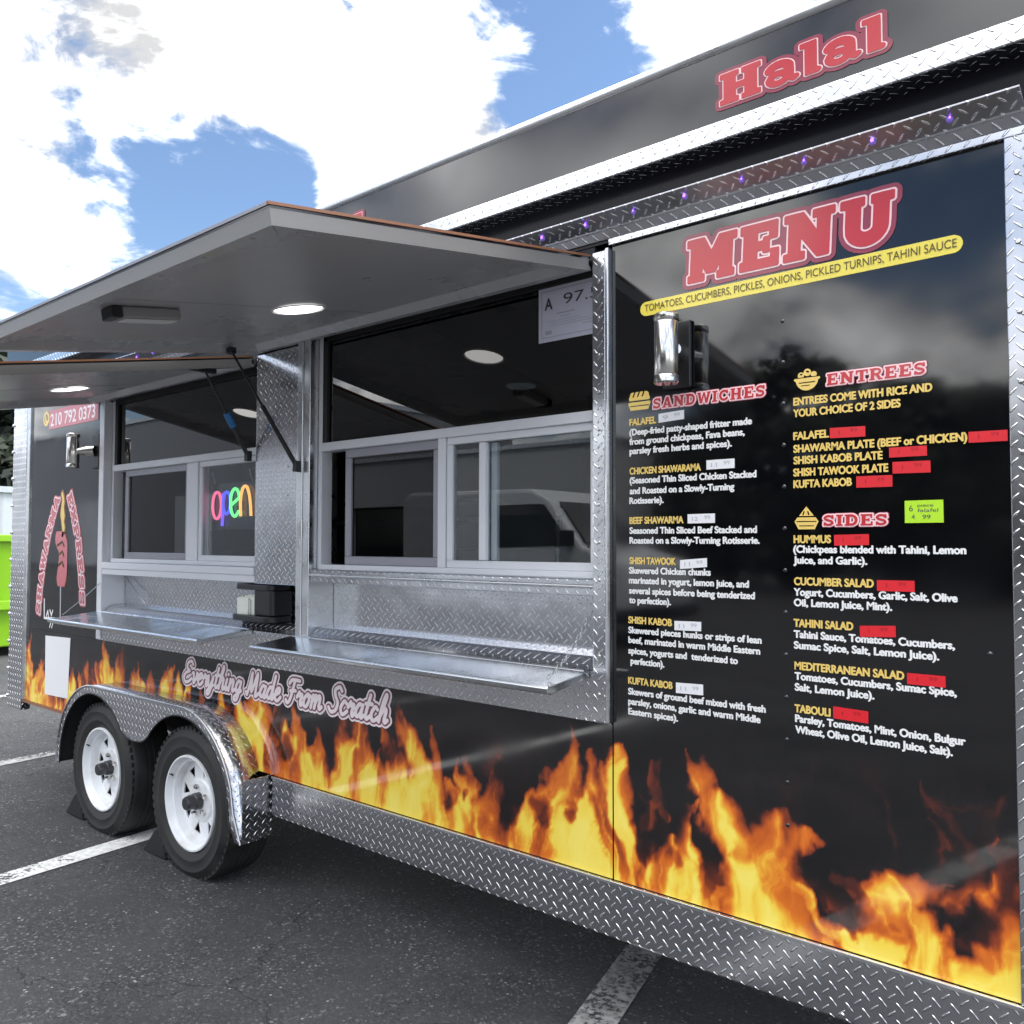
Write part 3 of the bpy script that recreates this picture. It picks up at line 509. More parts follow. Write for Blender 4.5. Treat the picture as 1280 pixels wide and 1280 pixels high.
LICKS+=[([(-2.94,.47),(-2.93,.60),(-2.97,.70),(-3.00,.79)],[.07,.06,.04,.008],[1.0,.95,.8,.4]),([(-3.03,.47),(-3.05,.62),(-3.10,.72),(-3.15,.80)],[.08,.07,.05,.01],[1.05,1.0,.85,.45]),([(-2.78,.47),(-2.77,.58),(-2.80,.68)],[.06,.05,.012],[.9,.85,.55]),([(-2.02,.47),(-2.0,.56),(-2.03,.66)],[.06,.045,.01],[.9,.8,.5]),([(-1.90,.47),(-1.88,.55),(-1.86,.63)],[.05,.04,.01],[.85,.75,.45])]
HOLES=[(-.455,.64,.055,.035,1.0),(-.69,.59,.075,.03,.75),(-1.155,.60,.03,.035,.6),(-1.25,.62,.03,.04,.7),(-1.62,.62,.04,.05,.8),(-1.76,.60,.04,.05,.9),(-2.02,.58,.03,.05,.9),(-2.66,.62,.03,.06,.7),(-2.93,.62,.03,.06,.8),(-1.50,.66,.015,.03,.7),(-1.95,.62,.018,.03,.8),(-.60,.565,.03,.02,.3)]
def flame_rgb(X,Z):
    wx=X+.040*(fbm(X*9,Z*6,3)-.5)*2+.020*(fbm(X*30,Z*18,9)-.5)*2
    wz=Z+.045*(fbm(X*8+3,Z*7,5)-.5)*2+.024*(fbm(X*28,Z*20,11)-.5)*2
    heat=np.zeros_like(X)
    flow=np.zeros_like(X)
    for i,(pts,ws,hs) in enumerate(LICKS):
        p=np.array(pts,float)
        if p[0,0]<-1.4: ws=[v*1.12 for v in ws]
        m=max(ws)*1.6+.09
        sel=(X>p[:,0].min()-m)&(X<p[:,0].max()+m)&(Z<p[:,1].max()+m)
        if not sel.any():continue
        x=wx[sel];z=wz[sel];best=np.zeros_like(x);q=np.zeros_like(x)
        # smooth the polyline
        t=np.linspace(0,len(p)-1,(len(p)-1)*5+1);pp=np.stack([np.interp(t,range(len(p)),p[:,k]) for k in (0,1)],1)
        for _ in range(2): pp[1:-1]=(pp[:-2]+2*pp[1:-1]+pp[2:])/4
        w=np.interp(t,range(len(p)),ws);h=np.interp(t,range(len(p)),hs)
        for k in range(len(pp)-1):
            a=pp[k];b=pp[k+1];ab=b-a;L=ab@ab
            u=np.clip(((x-a[0])*ab[0]+(z-a[1])*ab[1])/L,0,1)
            dx=x-a[0]-u*ab[0];dz=z-a[1]-u*ab[1];dd=np.hypot(dx,dz)
            ww=w[k]+(w[k+1]-w[k])*u;hh=h[k]+(h[k+1]-h[k])*u
            r=dd/(ww*1.25)
            # crisp licked edge, hotter towards one side
            v=hh*np.clip(1.12-r**2.4,0,1)
            s=v>best;best=np.where(s,v,best);q=np.where(s,i*3.1,q)
        cur=heat[sel];s=best>cur
        heat[sel]=np.where(s,best,np.sqrt(cur**2+.10*best**2));flow[sel]=np.where(s,q,flow[sel])
    base=np.clip(1.25-(Z-.47)/np.where(X>-3.25,.15,.11),0,1)*(.46+.5*fbm(X*7,Z*4,21))*np.clip((fbm(wx*9,wz*7,25)-.28)*6,.15,1)
    heat=np.maximum(heat,base*.85)
    for (hx,hz,rx,rz,a) in HOLES:
        r=((wx-hx)/rx)**2+((wz-hz)/rz)**2
        heat=heat*(1-a*np.clip(1.25-r,0,1)*.8)
    # ribbons of yellow over orange, running up with the flow, and dark hollows between them
    bx=X+.10*(fbm(X*4.5,Z*4,71)-.5)*2+.03*(fbm(X*15,Z*9,73)-.5)*2+.20*(Z-.5)*np.sin(X*5.3)
    bz=Z+.06*(fbm(X*5+9,Z*5,75)-.5)*2
    r1=1-np.abs(2*vnoise(bx*12,bz*2.6,31)-1);r2=1-np.abs(2*vnoise(bx*27+7,bz*5.5,33)-1);r3=1-np.abs(2*vnoise(bx*58+3,bz*11,35)-1)
    rib=np.clip(.80*r1**2.2+.34*r2**2.5+.16*r3**3,0,1.2)
    lowf=fbm(bx*6,bz*4.2,91,3)
    hol=np.clip((fbm(bx*10,bz*5.2,61,3)-.50)*5.5,0,1)*np.clip((Z-.50)*9+.35,0,1)
    heat=heat*(.56+.60*rib+.30*(lowf-.5)*2)*(1-.62*hol*np.clip(1.15-rib,0,1))
    # thin dark-red smoke above
    sm=(1-np.abs(2*fbm(wx*11,wz*6.5,51,4)-1))**9*np.clip(1-np.abs(Z-.78)/.20,0,1)*.26*np.clip(fbm(X*3,Z*2,77)*2.6-1.0,0,1)
    heat=np.maximum(heat,sm)
    # sparks
    st=np.array([0,.08,.20,.32,.46,.62,.76,.90,1.2])
    cr=np.array([.003,.012,.08,.25,.52,.72,.85,.92,.94])
    cg=np.array([.003,.005,.014,.040,.095,.175,.38,.66,.76])
    cb=np.array([.004,.005,.008,.009,.010,.014,.03,.07,.14])
    return np.stack([np.interp(heat,st,c) for c in (cr,cg,cb)],-1)


# ------------------------------------------------------------------ ground and road paint
mb = MB(); mb.poly([(-600, -600, 0), (600, -600, 0), (600, 600, 0), (-600, 600, 0)])
mb.build('parking_lot_ground', M['asphalt'], kind='structure')
def stripe(cx, cy, ang, w, y0, y1, m):
    c, s = math.cos(ang), math.sin(ang); P = lambda u, v: (cx+u*c-v*s, cy+u*s+v*c, .004); mb = MB(); n = 14
    for k in range(n):
        a, b = y0+(y1-y0)*k/n, y0+(y1-y0)*(k+1)/n; mb.poly([P(-w/2, a), P(w/2, a), P(w/2, b), P(-w/2, b)])
    o = mb.build('parking_line', m, kind='structure'); return o
stripe(-4.10, -.30, R(5), .13, -4.2, 5.0, M['paint'])
stripe(-1.50, .12, R(14), .135, -4.0, 4.6, M['paint_worn_shaded'])
stripe(-6.20, .10, R(6), .13, -4.2, 5.0, M['paint_worn_shaded'])
stripe(-8.8, .10, R(6), .13, -4.2, 5.0, M['paint_worn_shaded'])
stripe(1.2, .10, R(10), .13, -4.2, 5.0, M['paint'])

# ------------------------------------------------------------------ the food trailer
XL, XR, ZT, DEP = -5.87, .05, 2.755, 2.40
TR = thing('food_trailer', 'long black food trailer with flame graphics, tread plate trim and two open serving windows', 'food trailer', (-2.9, 1.2, 0))
def P(mb, name, m, **k): return mb.build(name, m, k.pop('parent', TR), **k)

# body shell
P(MB().box(XL+.02, XR-.02, .03, DEP, ZT-.05, ZT-.005), 'roof', M['alu'])
P(MB().box(XL+.02, XR-.02, DEP-.03, DEP, .5, ZT-.06), 'back_wall', M['black_vinyl'])
P(MB().box(XL, XL+.03, .005, DEP-.035, .5, ZT-.06), 'end_wall', M['black_vinyl'])
P(MB().box(XR-.03, XR, .005, DEP-.035, .5, ZT-.06), 'end_wall', M['black_vinyl'])
fl = MB().box(XL+.04, -4.83, .035, DEP-.04, .47, .53).box(-3.02, XR-.04, .035, DEP-.04, .47, .53).box(-4.828, -3.022, .42, DEP-.04, .47, .53)
P(fl, 'floor', M['dark_well'])
well = MB().box(-4.826, -4.815, .033, .415, .40, .80).box(-3.035, -3.024, .033, .415, .40, .80).box(-4.814, -3.036, .404, .415, .40, .80).box(-4.814, -3.036, .033, .403, .78, .795)
P(well, 'wheel_well', M['dark_well'])
ch = MB()
for y in (.45, 1.95): ch.box(-6.4, .5, y, y+.06, .36, .465)
for x in (-5.5, -4.37, -3.51, -2.6, -1.7, -.8): ch.box(x-.03, x+.03, .52, 1.94, .38, .46)
for x in (-4.37, -3.51): ch.tube([(x, .02, .31), (x, 2.3, .31)], .045)
P(ch, 'chassis', M['dark_well'])
# inside of the kitchen
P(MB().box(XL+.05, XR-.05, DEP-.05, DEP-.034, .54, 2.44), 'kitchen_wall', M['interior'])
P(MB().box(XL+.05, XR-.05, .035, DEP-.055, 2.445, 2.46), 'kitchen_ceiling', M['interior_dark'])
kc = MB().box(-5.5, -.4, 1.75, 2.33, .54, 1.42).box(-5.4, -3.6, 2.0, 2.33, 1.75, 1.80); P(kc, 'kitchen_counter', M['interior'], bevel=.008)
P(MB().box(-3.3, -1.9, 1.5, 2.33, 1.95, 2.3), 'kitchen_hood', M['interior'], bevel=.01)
fr = MB().box(-2.9, -2.3, 1.2, 1.74, .54, 2.05); fo = P(fr, 'kitchen_cabinet', M['interior'], bevel=.01)
MB().tube([(-2.42, 1.185, 1.0), (-2.42, 1.15, 1.02), (-2.42, 1.15, 1.6), (-2.42, 1.185, 1.62)], .011).build('handle', M['alu'], fo, smooth=60)
for x, y in ((-3.34, 1.99), (-1.2, 1.3), (-4.6, 1.2)): P(MB().lathe([(0, 2.432), (.085, 2.432), (.095, 2.444)], (x, y, 0), 'z', 32), 'kitchen_light', M['lamp_dim'])

P(MB().box(-4.58, -1.43, .135, .42, 1.335, 1.352), 'kitchen_ledge', M['interior'])
P(MB().box(-5.4, -.6, 1.95, 2.32, 1.60, 1.625), 'kitchen_shelf', M['alu'])
# printed side panels
def print_grid(xs, zs, cut=None, zmax=1.05):
    X, Z = np.meshgrid(xs, zs); nx, nz = len(xs), len(zs); rgb = flame_rgb(X, Z)
    V = np.stack([X, np.zeros_like(X), Z], -1).reshape(-1, 3)
    i = (np.arange(nz-1)[:, None]*nx+np.arange(nx-1)[None, :]).reshape(-1); F = np.stack([i, i+1, i+nx+1, i+nx], 1)
    if cut is not None:
        c = V[F].mean(1); F = F[~cut(c[:, 0], c[:, 2])]
    me = bpy.data.meshes.new('panel'); me.vertices.add(len(V)); me.vertices.foreach_set('co', V.reshape(-1)); me.loops.add(len(F)*4); me.loops.foreach_set('vertex_index', F.reshape(-1).astype(np.int32))
    me.polygons.add(len(F)); me.polygons.foreach_set('loop_start', np.arange(0, len(F)*4, 4, dtype=np.int32)); me.polygons.foreach_set('loop_total', np.full(len(F), 4, np.int32)); me.update(calc_edges=True)
    at = me.color_attributes.new('print', 'FLOAT_COLOR', 'POINT'); at.data.foreach_set('color', np.concatenate([rgb.reshape(-1, 3), np.ones((len(V), 1))], 1).astype(np.float32).reshape(-1)); return me
def fender_inside(x, z, r=.42): return ((np.hypot(x+4.37, z-.31) < r) | (np.hypot(x+3.51, z-.31) < r) | ((x > -4.37) & (x < -3.51) & (z < .31+r)) | ((x > -4.37-r) & (x < -3.51+r) & (z < .31)))
me = print_grid(np.arange(-1.353, -.3449, .0042), np.concatenate([np.arange(.499, 1.0, .004), [1.01, 1.4, 1.9, 2.341]])); MENU = link('menu_panel', me, M['flame'], TR, uv=False)
me = print_grid(np.arange(-5.617, -1.3545, .0062), np.concatenate([np.arange(.499, .936, .005), [.9355]]), fender_inside); SIDE = link('flame_side_panel', me, M['flame'], TR, uv=False)
me = print_grid(np.arange(-5.617, -4.6605, .008), np.concatenate([np.arange(.937, 1.0, .008), [1.01, 1.6, 2.33]])); LOGO = link('logo_panel', me, M['flame'], TR, uv=False)
P(MB().box(-1.353, -.345, .004, .03, .5, 2.341), 'panel_core', M['dark_well'])
P(MB().box(-5.617, -4.66, .004, .03, .76, 2.33), 'panel_core', M['dark_well'])
P(MB().box(-4.659, -1.357, .004, .03, .80, 1.08), 'panel_core', M['dark_well'])
# dark wall band above the openings
P(MB().box(-5.66, -.30, -.001, .03, 2.3425, 2.52), 'upper_wall_band', M['band'])

# sign band along the roof edge
HD = P(MB().box(XL, XR, -.063, .03, 2.5545, 2.742), 'roof_sign_band', M['black_vinyl'])
P(MB().tube([(XL-.005, -.058, 2.752), (XR+.005, -.058, 2.752)], .017, 12), 'roof_edge_rail', M['alu'], smooth=60)
P(MB().box(XL-.002, XR+.002, -.052, .2, 2.7425, 2.762), 'roof_edge_flange', M['alu'])
P(MB().box(XL-.003, XR+.003, -.070, .026, 2.501, 2.5535), 'roof_tread_trim', M['tread'], bevel=.004)
ls_ = MB(); ls_.prism([(0, 0)]*0 or [(0, 0), (1, 0), (1, 1)], 0, 0) if False else None
LT, LB, LU = Vector((0, -.075, 2.404)), Vector((0, -.020, 2.377)), Vector((0, -.006, 2.352))
prof = [(-.075, 2.404), (-.020, 2.377), (-.006, 2.352), (-.0015, 2.352), (-.0015, 2.384), (-.075, 2.4075)]; k_ = len(prof)
ls_.v = [(-5.66, y, z) for y, z in prof]+[(-.302, y, z) for y, z in prof]; ls_.f = [tuple(range(k_)), tuple(range(k_, 2*k_))[::-1]]+[(i, k_+i, k_+(i+1) % k_, (i+1) % k_) for i in range(k_)]
led = P(ls_, 'light_strip', M['tread_dull'])
P(MB().tube([(-5.66, -.0205, 2.3765), (-.302, -.0205, 2.3765)], .0028, 8), 'strip_lip', M['alu'])
P(MB().box(-1.36, -.30, -.012, -.0012, 2.3295, 2.3495), 'menu_top_trim', M['tread'], bevel=.002)
for k in range(32):
    x = -.44-.1620*k
    if x < -5.6: break
    l = MB(); l.lathe([(0, -.008), (.004, -.0075), (.0065, -.004), (.0075, 0)], (x, -.047, 2.389), 'y', 14).build('led_light', M['led_lens'], led, smooth=50)
    if k % 3 == 1 or k > 5: MB().lathe([(0, -.0108), (.0030, -.0102), (.0042, -.0085)], (x, -.047, 2.391), 'y', 10).build('led_core', M['purple'], led)
    else: MB().lathe([(0, -.0100), (.0020, -.0096), (.0026, -.0085)], (x+.002, -.047, 2.391), 'y', 10).build('led_core', M['purple'], led)

# skirt, corner posts, trims
P(MB().box(-3.015, XR, -.012, .02, .338, .497), 'lower_skirt', M['tread'], bevel=.006)
P(MB().box(-1.36, XR, -.016, -.0125, .489, .4985), 'skirt_lip', M['alu'], bevel=.0012)
P(MB().box(-3.015, -1.361, -.016, -.0125, .489, .4985), 'skirt_lip', M['alu'], bevel=.0012)
P(MB().box(-5.66, -4.80, -.006, .02, .482, .4975), 'sill_rail', M['orange_trim'])
P(MB().box(-.3435, -.297, -.010, .03, .499, 2.349), 'corner_trim', M['tread'], bevel=.002)
P(MB().box(-.293, XR+.004, -.016, .04, .499, 2.50), 'corner_post', M['tread'], bevel=.004)
P(MB().box(-5.875, -5.66, -.014, .04, .43, 2.50), 'corner_post', M['tread'], bevel=.004)
P(MB().box(-5.659, -5.618, -.012, .03, .499, 2.345), 'corner_trim', M['alu'], bevel=.003)
RIVETS = [(-5.872, -.0145, .5+.17*k) for k in range(11)]
P(MB().box(-4.6595, -4.606, -.012, .13, .94, 2.22).prism([(-4.6595, 2.2205), (-4.606, 2.2205), (-4.70, 2.32), (-4.745, 2.32)], -.012, .02), 'window_post', M['frame_paint'], bevel=.003)

# apron, recess below the windows
P(MB().box(-4.659, -1.357, -.006, .0035, .937, 1.083), 'shelf_apron', M['tread'])
rec = MB(); rec.box(-4.60, -2.866, .115, .13, 1.12, 1.30).box(-2.785, -1.416, .115, .13, 1.12, 1.345)
P(rec, 'backsplash', M['tread'])
lg = MB()
for a, b in ((-4.60, -2.866), (-2.785, -1.416)): lg.poly([(a, .114, 1.128), (b, .114, 1.128), (b, .035, 1.120), (a, .035, 1.120)]); lg.poly([(a, .0349, 1.1199), (b, .0349, 1.1199), (b, -.004, 1.0845), (a, -.004, 1.0845)])
P(lg, 'recess_ledge', M['tread'])
P(MB().box(-4.605, -3.166, -.010, .11, 1.288, 1.318).box(-4.605, -3.166, -.016, .1, 1.3185, 1.352), 'window_sill', M['frame_paint'], bevel=.003)
P(MB().box(-2.785, -1.416, -.002, .112, 1.300, 1.3265).box(-2.785, -1.416, -.006, .11, 1.333, 1.352), 'window_sill', M['tread'], bevel=.003)
P(MB().tube([(-2.785, -.006, 1.33), (-1.416, -.006, 1.33)], .006), 'sill_bead', M['alu'], smooth=60)
P(MB().box(-3.164, -2.864, -.012, .13, 1.284, 2.262), 'divider_panel', M['tread'], bevel=.003)
P(MB().box(-2.862, -2.828, -.018, .13, 1.0835, 2.285).box(-2.8275, -2.787, -.012, .13, 1.0835, 2.285), 'divider_post', M['alu'], bevel=.003)
P(MB().box(-1.4145, -1.3685, -.016, .13, .94, 2.318), 'window_post', M['tread'], bevel=.003)
P(MB().box(-1.368, -1.3545, -.021, .03, .94, 2.322), 'post_bead', M['alu'], bevel=.004)

def studs(name, spots, prof, m, parent, seg=10):
    """one small turned head, then copies that share its mesh"""
    o0 = MB().lathe(prof, (0, 0, 0), 'y', seg).build(name, m, parent, smooth=50); base = o0.location.copy()
    for k, p in enumerate(spots):
        o = o0 if k == 0 else o0.copy()
        if k: COL.objects.link(o)
        o.location = base+Vector(p)
SCREW = [(0, -.0035), (.004, -.003), (.006, 0)]
studs('rivet', RIVETS, [(0, -.009), (.008, -.007), (.011, 0)], M['alu'], TR)
studs('screw_head', [(-2.95+.28*k, -.0125, .352) for k in range(11)]+[(-.32, -.0105, .60+.15*k) for k in range(12)]+[(-1.392, -.0165, 1.02+.11*k) for k in range(12)]+[(-2.93, -.0125, 1.31+.115*k) for k in range(9)], SCREW, M['chrome'], TR)
# windows ------------------------------------------------------------
def frame_bars(mb, x0, x1, z0, z1, w, y0, y1):
    mb.box(x0, x1, y0, y1, z0, z0+w).box(x0, x1, y0, y1, z1-w, z1).box(x0, x0+w, y0, y1, z0+w, z1-w).box(x1-w, x1, y0, y1, z0+w, z1-w); return mb
def serving_window(x0, x1, zt, zb, ztr, m0, m1, open_to):
    fr = MB(); fr.box(x0, x0+.022, .03, .085, zb, zt).box(x1-.012, x1, .03, .085, zb, zt)
    fr.box(x0+.022, x1-.012, .022, .085, ztr-.022, ztr+.012).box(m0, m1, .024, .085, zb+.02, ztr-.022).box(x0+.022, x1-.012, .022, .085, zb, zb+.02)
    w = fr.build('serving_window', M['frame_paint'], TR, bevel=.003)
    MB().box(x0+.022, x0+.05, .034, .08, ztr+.012, zt-.01).box(x0+.022, x1-.012, .034, .08, zt-.022, zt).build('gasket', M['gasket'], w)
    MB().box(x0+.05, x1-.012, .046, .050, ztr+.012, zt-.022).build('upper_pane', M['tinted'], w)
    # left sash, slid part way, with its insect screen
    sa = frame_bars(MB(), open_to, m0-.004, zb+.02, ztr-.022, .034, .040, .062).build('sliding_sash', M['sash_paint'], w, bevel=.003)
    MB().box(open_to+.034, m0-.038, .050, .053, zb+.054, ztr-.056).build('sash_pane', M['screen'], w)
    # right sash
    sb = frame_bars(MB(), m1+.003, x1-.013, zb+.02, ztr-.022, .026, .030, .052)
    sb.build('fixed_sash', M['frame_paint'], w, bevel=.003)
    MB().box(m1+.029, x1-.039, .040, .043, zb+.046, ztr-.048).build('sash_pane', M['glass'], w)
    return w
w1 = serving_window(-2.785, -1.4155, 2.292, 1.352, 1.845, -2.098, -2.062, -2.625)
mu = MB().box(-1.905, -1.875, .026, .05, 1.40, 1.795).box(-1.874, -1.850, .054, .072, 1.40, 1.795).build('sash_stile', M['frame_paint'], w1, bevel=.003)
w2 = serving_window(-4.60, -3.166, 2.225, 1.353, 1.862, -3.80, -3.70, -4.46)
P(MB().box(-4.60, -3.166, .0, .12, 2.226, 2.34).box(-2.785, -1.4155, .0, .12, 2.293, 2.34).box(-3.164, -2.787, .0, .12, 2.29, 2.34), 'window_header', M['gasket'])

# shelves -------------------------------------------------------------
def shelf(x0, x1, yo, z0, z1):
    mb = MB(); n = 3
    mb.prism([(0, 0)], 0, 0) if False else None
    t = .022; pr = [(-.008, z0), (-.008, z0-t), (yo+.012, z1-t), (yo, z1-t+.004), (yo-.004, z1-.004), (yo, z1+.003), (yo+.014, z1+.001)]
    k = len(pr); b = len(mb.v); mb.v += [(x0, y, z) for y, z in pr]+[(x1, y, z) for y, z in pr]; mb.f.append(tuple(range(b, b+k))); mb.f.append(tuple(range(b+k, b+2*k))[::-1])
    for i in range(k): j = (i+1) % k; mb.f.append((b+i, b+k+i, b+k+j, b+j))
    s = P(mb, 'serving_shelf', M['steel'], bevel=.002)
    MB().tube([(x0+.01, -.014, z0-.004), (x1-.01, -.014, z0-.004)], .008).build('hinge', M['alu'], s, smooth=60); return s
s1 = shelf(-2.885, -1.432, -.207, 1.084, 1.060); s2 = shelf(-4.64, -3.175, -.265, 1.090, 1.066)
def wire(a, b, sag=.012, r=.0022, n=10):
    a, b = Vector(a), Vector(b); return [tuple(a.lerp(b, k/n)-Vector((0, 0, sag*4*(k/n)*(1-k/n)))) for k in range(n+1)]
def chain(parent, a, b, link_len=.018):
    mb = MB(); a, b = Vector(a), Vector(b); d = (b-a); n = int(d.length/(link_len*.75)); u = d.normalized(); s1_ = u.orthogonal().normalized(); s2_ = u.cross(s1_)
    for k in range(n):
        c = a+d*((k+.5)/n)-Vector((0, 0, .02*4*((k+.5)/n)*(1-(k+.5)/n))); w = s1_ if k % 2 else s2_
        mb.tube([tuple(c+u*(link_len/2*math.cos(t))+w*(.0055*math.sin(t))) for t in np.linspace(0, 2*math.pi, 11)], .0014, 5)
    return mb.build('support_chain', M['chain'], parent, smooth=60)
chain(s1, (-1.442, .02, 1.255), (-1.475, -.150, 1.075)); MB().tube(wire((-4.62, .02, 1.27), (-4.62, -.20, 1.082), .006), .0022, 6).build('support_wire', M['chain'], s2)
MB().tube(wire((-4.58, .10, 1.29), (-4.30, .08, 1.14), .004), .0025, 6).build('support_wire', M['chain'], s2)

# awnings ---------------------------------------------------------------
def awning(x0, x1, zh, yo, zo, lamp_xy, fixture=None):
    hinge = Vector((0, -.012, zh)); d = Vector((0, yo, zo-zh)); L = d.length; e = d.normalized(); n = Vector((1, 0, 0)).cross(e); n = n if n.z > 0 else -n; X = Vector((1, 0, 0))
    def pt(x, l, h=0): return hinge+X*x+e*l+n*h
    def slab(mb, xa, xb, la, lb, ha, hb): return mb.obox(pt((xa+xb)/2, (la+lb)/2, (ha+hb)/2), X*(xb-xa)/2, e*(lb-la)/2, n*(hb-ha)/2)
    a = slab(MB(), x0, x1, 0, L, .030, .040).build('awning', M['black_vinyl'], TR)
    # underside pan with a sloped lip all round
    mb = MB(); i = .045; h0, h1 = -.004, .022
    o = [(x0, .0), (x1, .0), (x1, L), (x0, L)]; q = [(x0+i, i), (x1-i, i), (x1-i, L-i), (x0+i, L-i)]; q2 = [(x0+i+.03, i+.03), (x1-i-.03, i+.03), (x1-i-.03, L-i-.03), (x0+i+.03, L-i-.03)]
    ring = [[pt(x, l, .0299) for x, l in o], [pt(x, l, h0) for x, l in o], [pt(x, l, h0) for x, l in q], [pt(x, l, h1) for x, l in q2]]
    fa_ = MB()
    for q_, (r0, r1) in enumerate(zip(ring[:-1], ring[1:])):
        for k in range(4): (fa_ if q_ == 0 else mb).poly([r0[k], r0[(k+1) % 4], r1[(k+1) % 4], r1[k]])
    fa_.build('fascia', M['fascia'], a)
    mb.poly(ring[3]); mb.build('underside', M['awning_paint'], a)
    slab(MB(), x1-.004, x1+.003, 0, L+.003, .036, .0425).build('edge_strip', M['orange_trim'], a)
    slab(MB(), x0, x1, L-.002, L+.003, .036, .0425).build('edge_strip', M['sash_paint'], a)
    sm_ = MB(); dv = (X-e*-1)  # mitred corner seams and the screws of the frame
    for xs_, sg_ in ((x1, -1), (x0, 1)): sm_.obox(pt(xs_+sg_*i/2, L-i/2, h0), (X*sg_-e)*(i/2), (X*sg_+e)*.0009, n*.0008)
    for k in range(9): sm_.obox(pt(x0+.1+(x1-x0-.2)*k/8, L-.022, h0), X*.004, e*.004, n*.0012)
    for k in range(6): sm_.obox(pt(x1-.022, .08+(L-.16)*k/5, h0), X*.004, e*.004, n*.0012)
    sm_.obox(pt((x0+x1)/2-.03, L/2, h1-.0003), X*.0012, e*(L/2-.08), n*.0008)
    sm_.build('frame_screws', M['fixture'], a)
    MB().tube([pt(x1, -.002, .016), pt(x0, -.002, .016)], .012).build('hinge', M['alu'], a, smooth=60)
    c, l = lamp_xy; lm = MB(); rr = [(0, -.006), (.064, -.006), (.074, -.003), (.079, .0)]; k0 = len(lm.v); seg = 40
    for r, hh in rr: lm.v += [tuple(pt(c+r*math.cos(2*math.pi*k/seg), l+r*math.sin(2*math.pi*k/seg), h1+hh)) for k in range(seg)]
    for i_ in range(3): lm.f += [(k0+i_*seg+k, k0+i_*seg+(k+1) % seg, k0+(i_+1)*seg+(k+1) % seg, k0+(i_+1)*seg+k) for k in range(seg)]
    al_ = lm.build('awning_light', M['lamp'], a, smooth=50); tr_ = MB(); seg2 = 40
    for r, hh in ((.080, -.002), (.083, -.005), (.089, -.0015)): tr_.v += [tuple(pt(c+r*math.cos(2*math.pi*k/seg2), l+r*math.sin(2*math.pi*k/seg2), h1+hh)) for k in range(seg2)]
    for i_ in range(2): tr_.f += [(i_*seg2+k, i_*seg2+(k+1) % seg2, (i_+1)*seg2+(k+1) % seg2, (i_+1)*seg2+k) for k in range(seg2)]
    tr_.build('light_trim', M['lens'], a, smooth=60)
    if fixture:
        fx, fl_ = fixture
        f = slab(MB(), fx-.035, fx+.035, fl_-.09, fl_+.09, h1-.035, h1-.001).build('flood_light', M['fixture'], a, bevel=.006)
        slab(MB(), fx-.026, fx+.026, fl_-.08, fl_+.08, h1-.039, h1-.0355).build('flood_lens', M['lens'], a, bevel=.003)
        slab(MB(), fx-.037, fx+.037, fl_+.091, fl_+.12, h1-.036, h1-.001).build('flood_bracket', M['black'], a, bevel=.004)
    return a, pt
a1, pt1 = awning(-3.135, -1.421, 2.272, -1.10, 2.086, (-2.313, .40), (-2.43, .86))
a2, pt2 = awning(-4.72, -3.185, 2.222, -1.02, 2.025, (-4.05, .41))
def strut(a, top, bot):
    top, bot = Vector(top), Vector(bot); mid = top.lerp(bot, .48); s = MB().tube([top, mid], .0050, 8).tube([mid, bot], .0095, 10).build('gas_strut', M['black'], a, smooth=60)
    MB().obox(bot, (.012, 0, 0), (0, .012, 0), (0, 0, .022)).build('strut_mount', M['black'], a, bevel=.002); MB().obox(top, (.02, 0, 0), (0, .012, 0), (0, 0, .012)).build('strut_mount', M['black'], a, bevel=.002); return s
strut(a1, pt1(-3.06, .19, -.005), (-2.845, -.03, 1.765)); strut(a2, pt2(-3.215, .22, -.005), (-3.20, -.026, 1.83))
tp, bt = pt2(-3.215, .22, -.005), Vector((-3.20, -.026, 1.83)); MB().tube([tp.lerp(bt, .50), tp.lerp(bt, .66)], .0145, 10).build('blue_tape', M['blue'], a2, smooth=60)
MB().obox(pt2(-3.215, .23, -.006), (.012, 0, 0), (0, .06, 0), (0, 0, .01)).build('strut_bracket', M['black'], a2, bevel=.002)

# wheels, fender ---------------------------------------------------------
def circ(cx, cz, r, a0, a1, n=22): return [(cx+r*math.cos(R(a0+(a1-a0)*k/n)), cz+r*math.sin(R(a0+(a1-a0)*k/n))) for k in range(n+1)]
top = [(-4.795, .29)]+circ(-4.37, .31, .425, 176, 92)+circ(-3.51, .31, .43, 88, 20)+[(-3.085, .36), (-3.055, .30), (-3.03, .25)]
cusp = [(-3.83, .548), (-3.865, .532), (-3.94, .525), (-4.015, .532), (-4.05, .548)]
inner = [(-3.065, .25), (-3.105, .31)]+circ(-3.51, .31, .388, 2, 139)+cusp+circ(-4.37, .31, .385, 41, 178)+[(-4.76, .29)]
F = MB(); n = len(top)
outer = top+inner
fme = fill_mesh('wheel_fender', [outer], wall_mtx(0, -.142, 0, 1, 1), .0015)
FE = link('wheel_fender', fme, M['tread'], TR)
mb = MB()
for i in range(n-1): (xa, za), (xb, zb) = top[i], top[i+1]; mb.poly([(xa, -.1438, za), (xb, -.1438, zb), (xb, .006, zb), (xa, .006, za)])
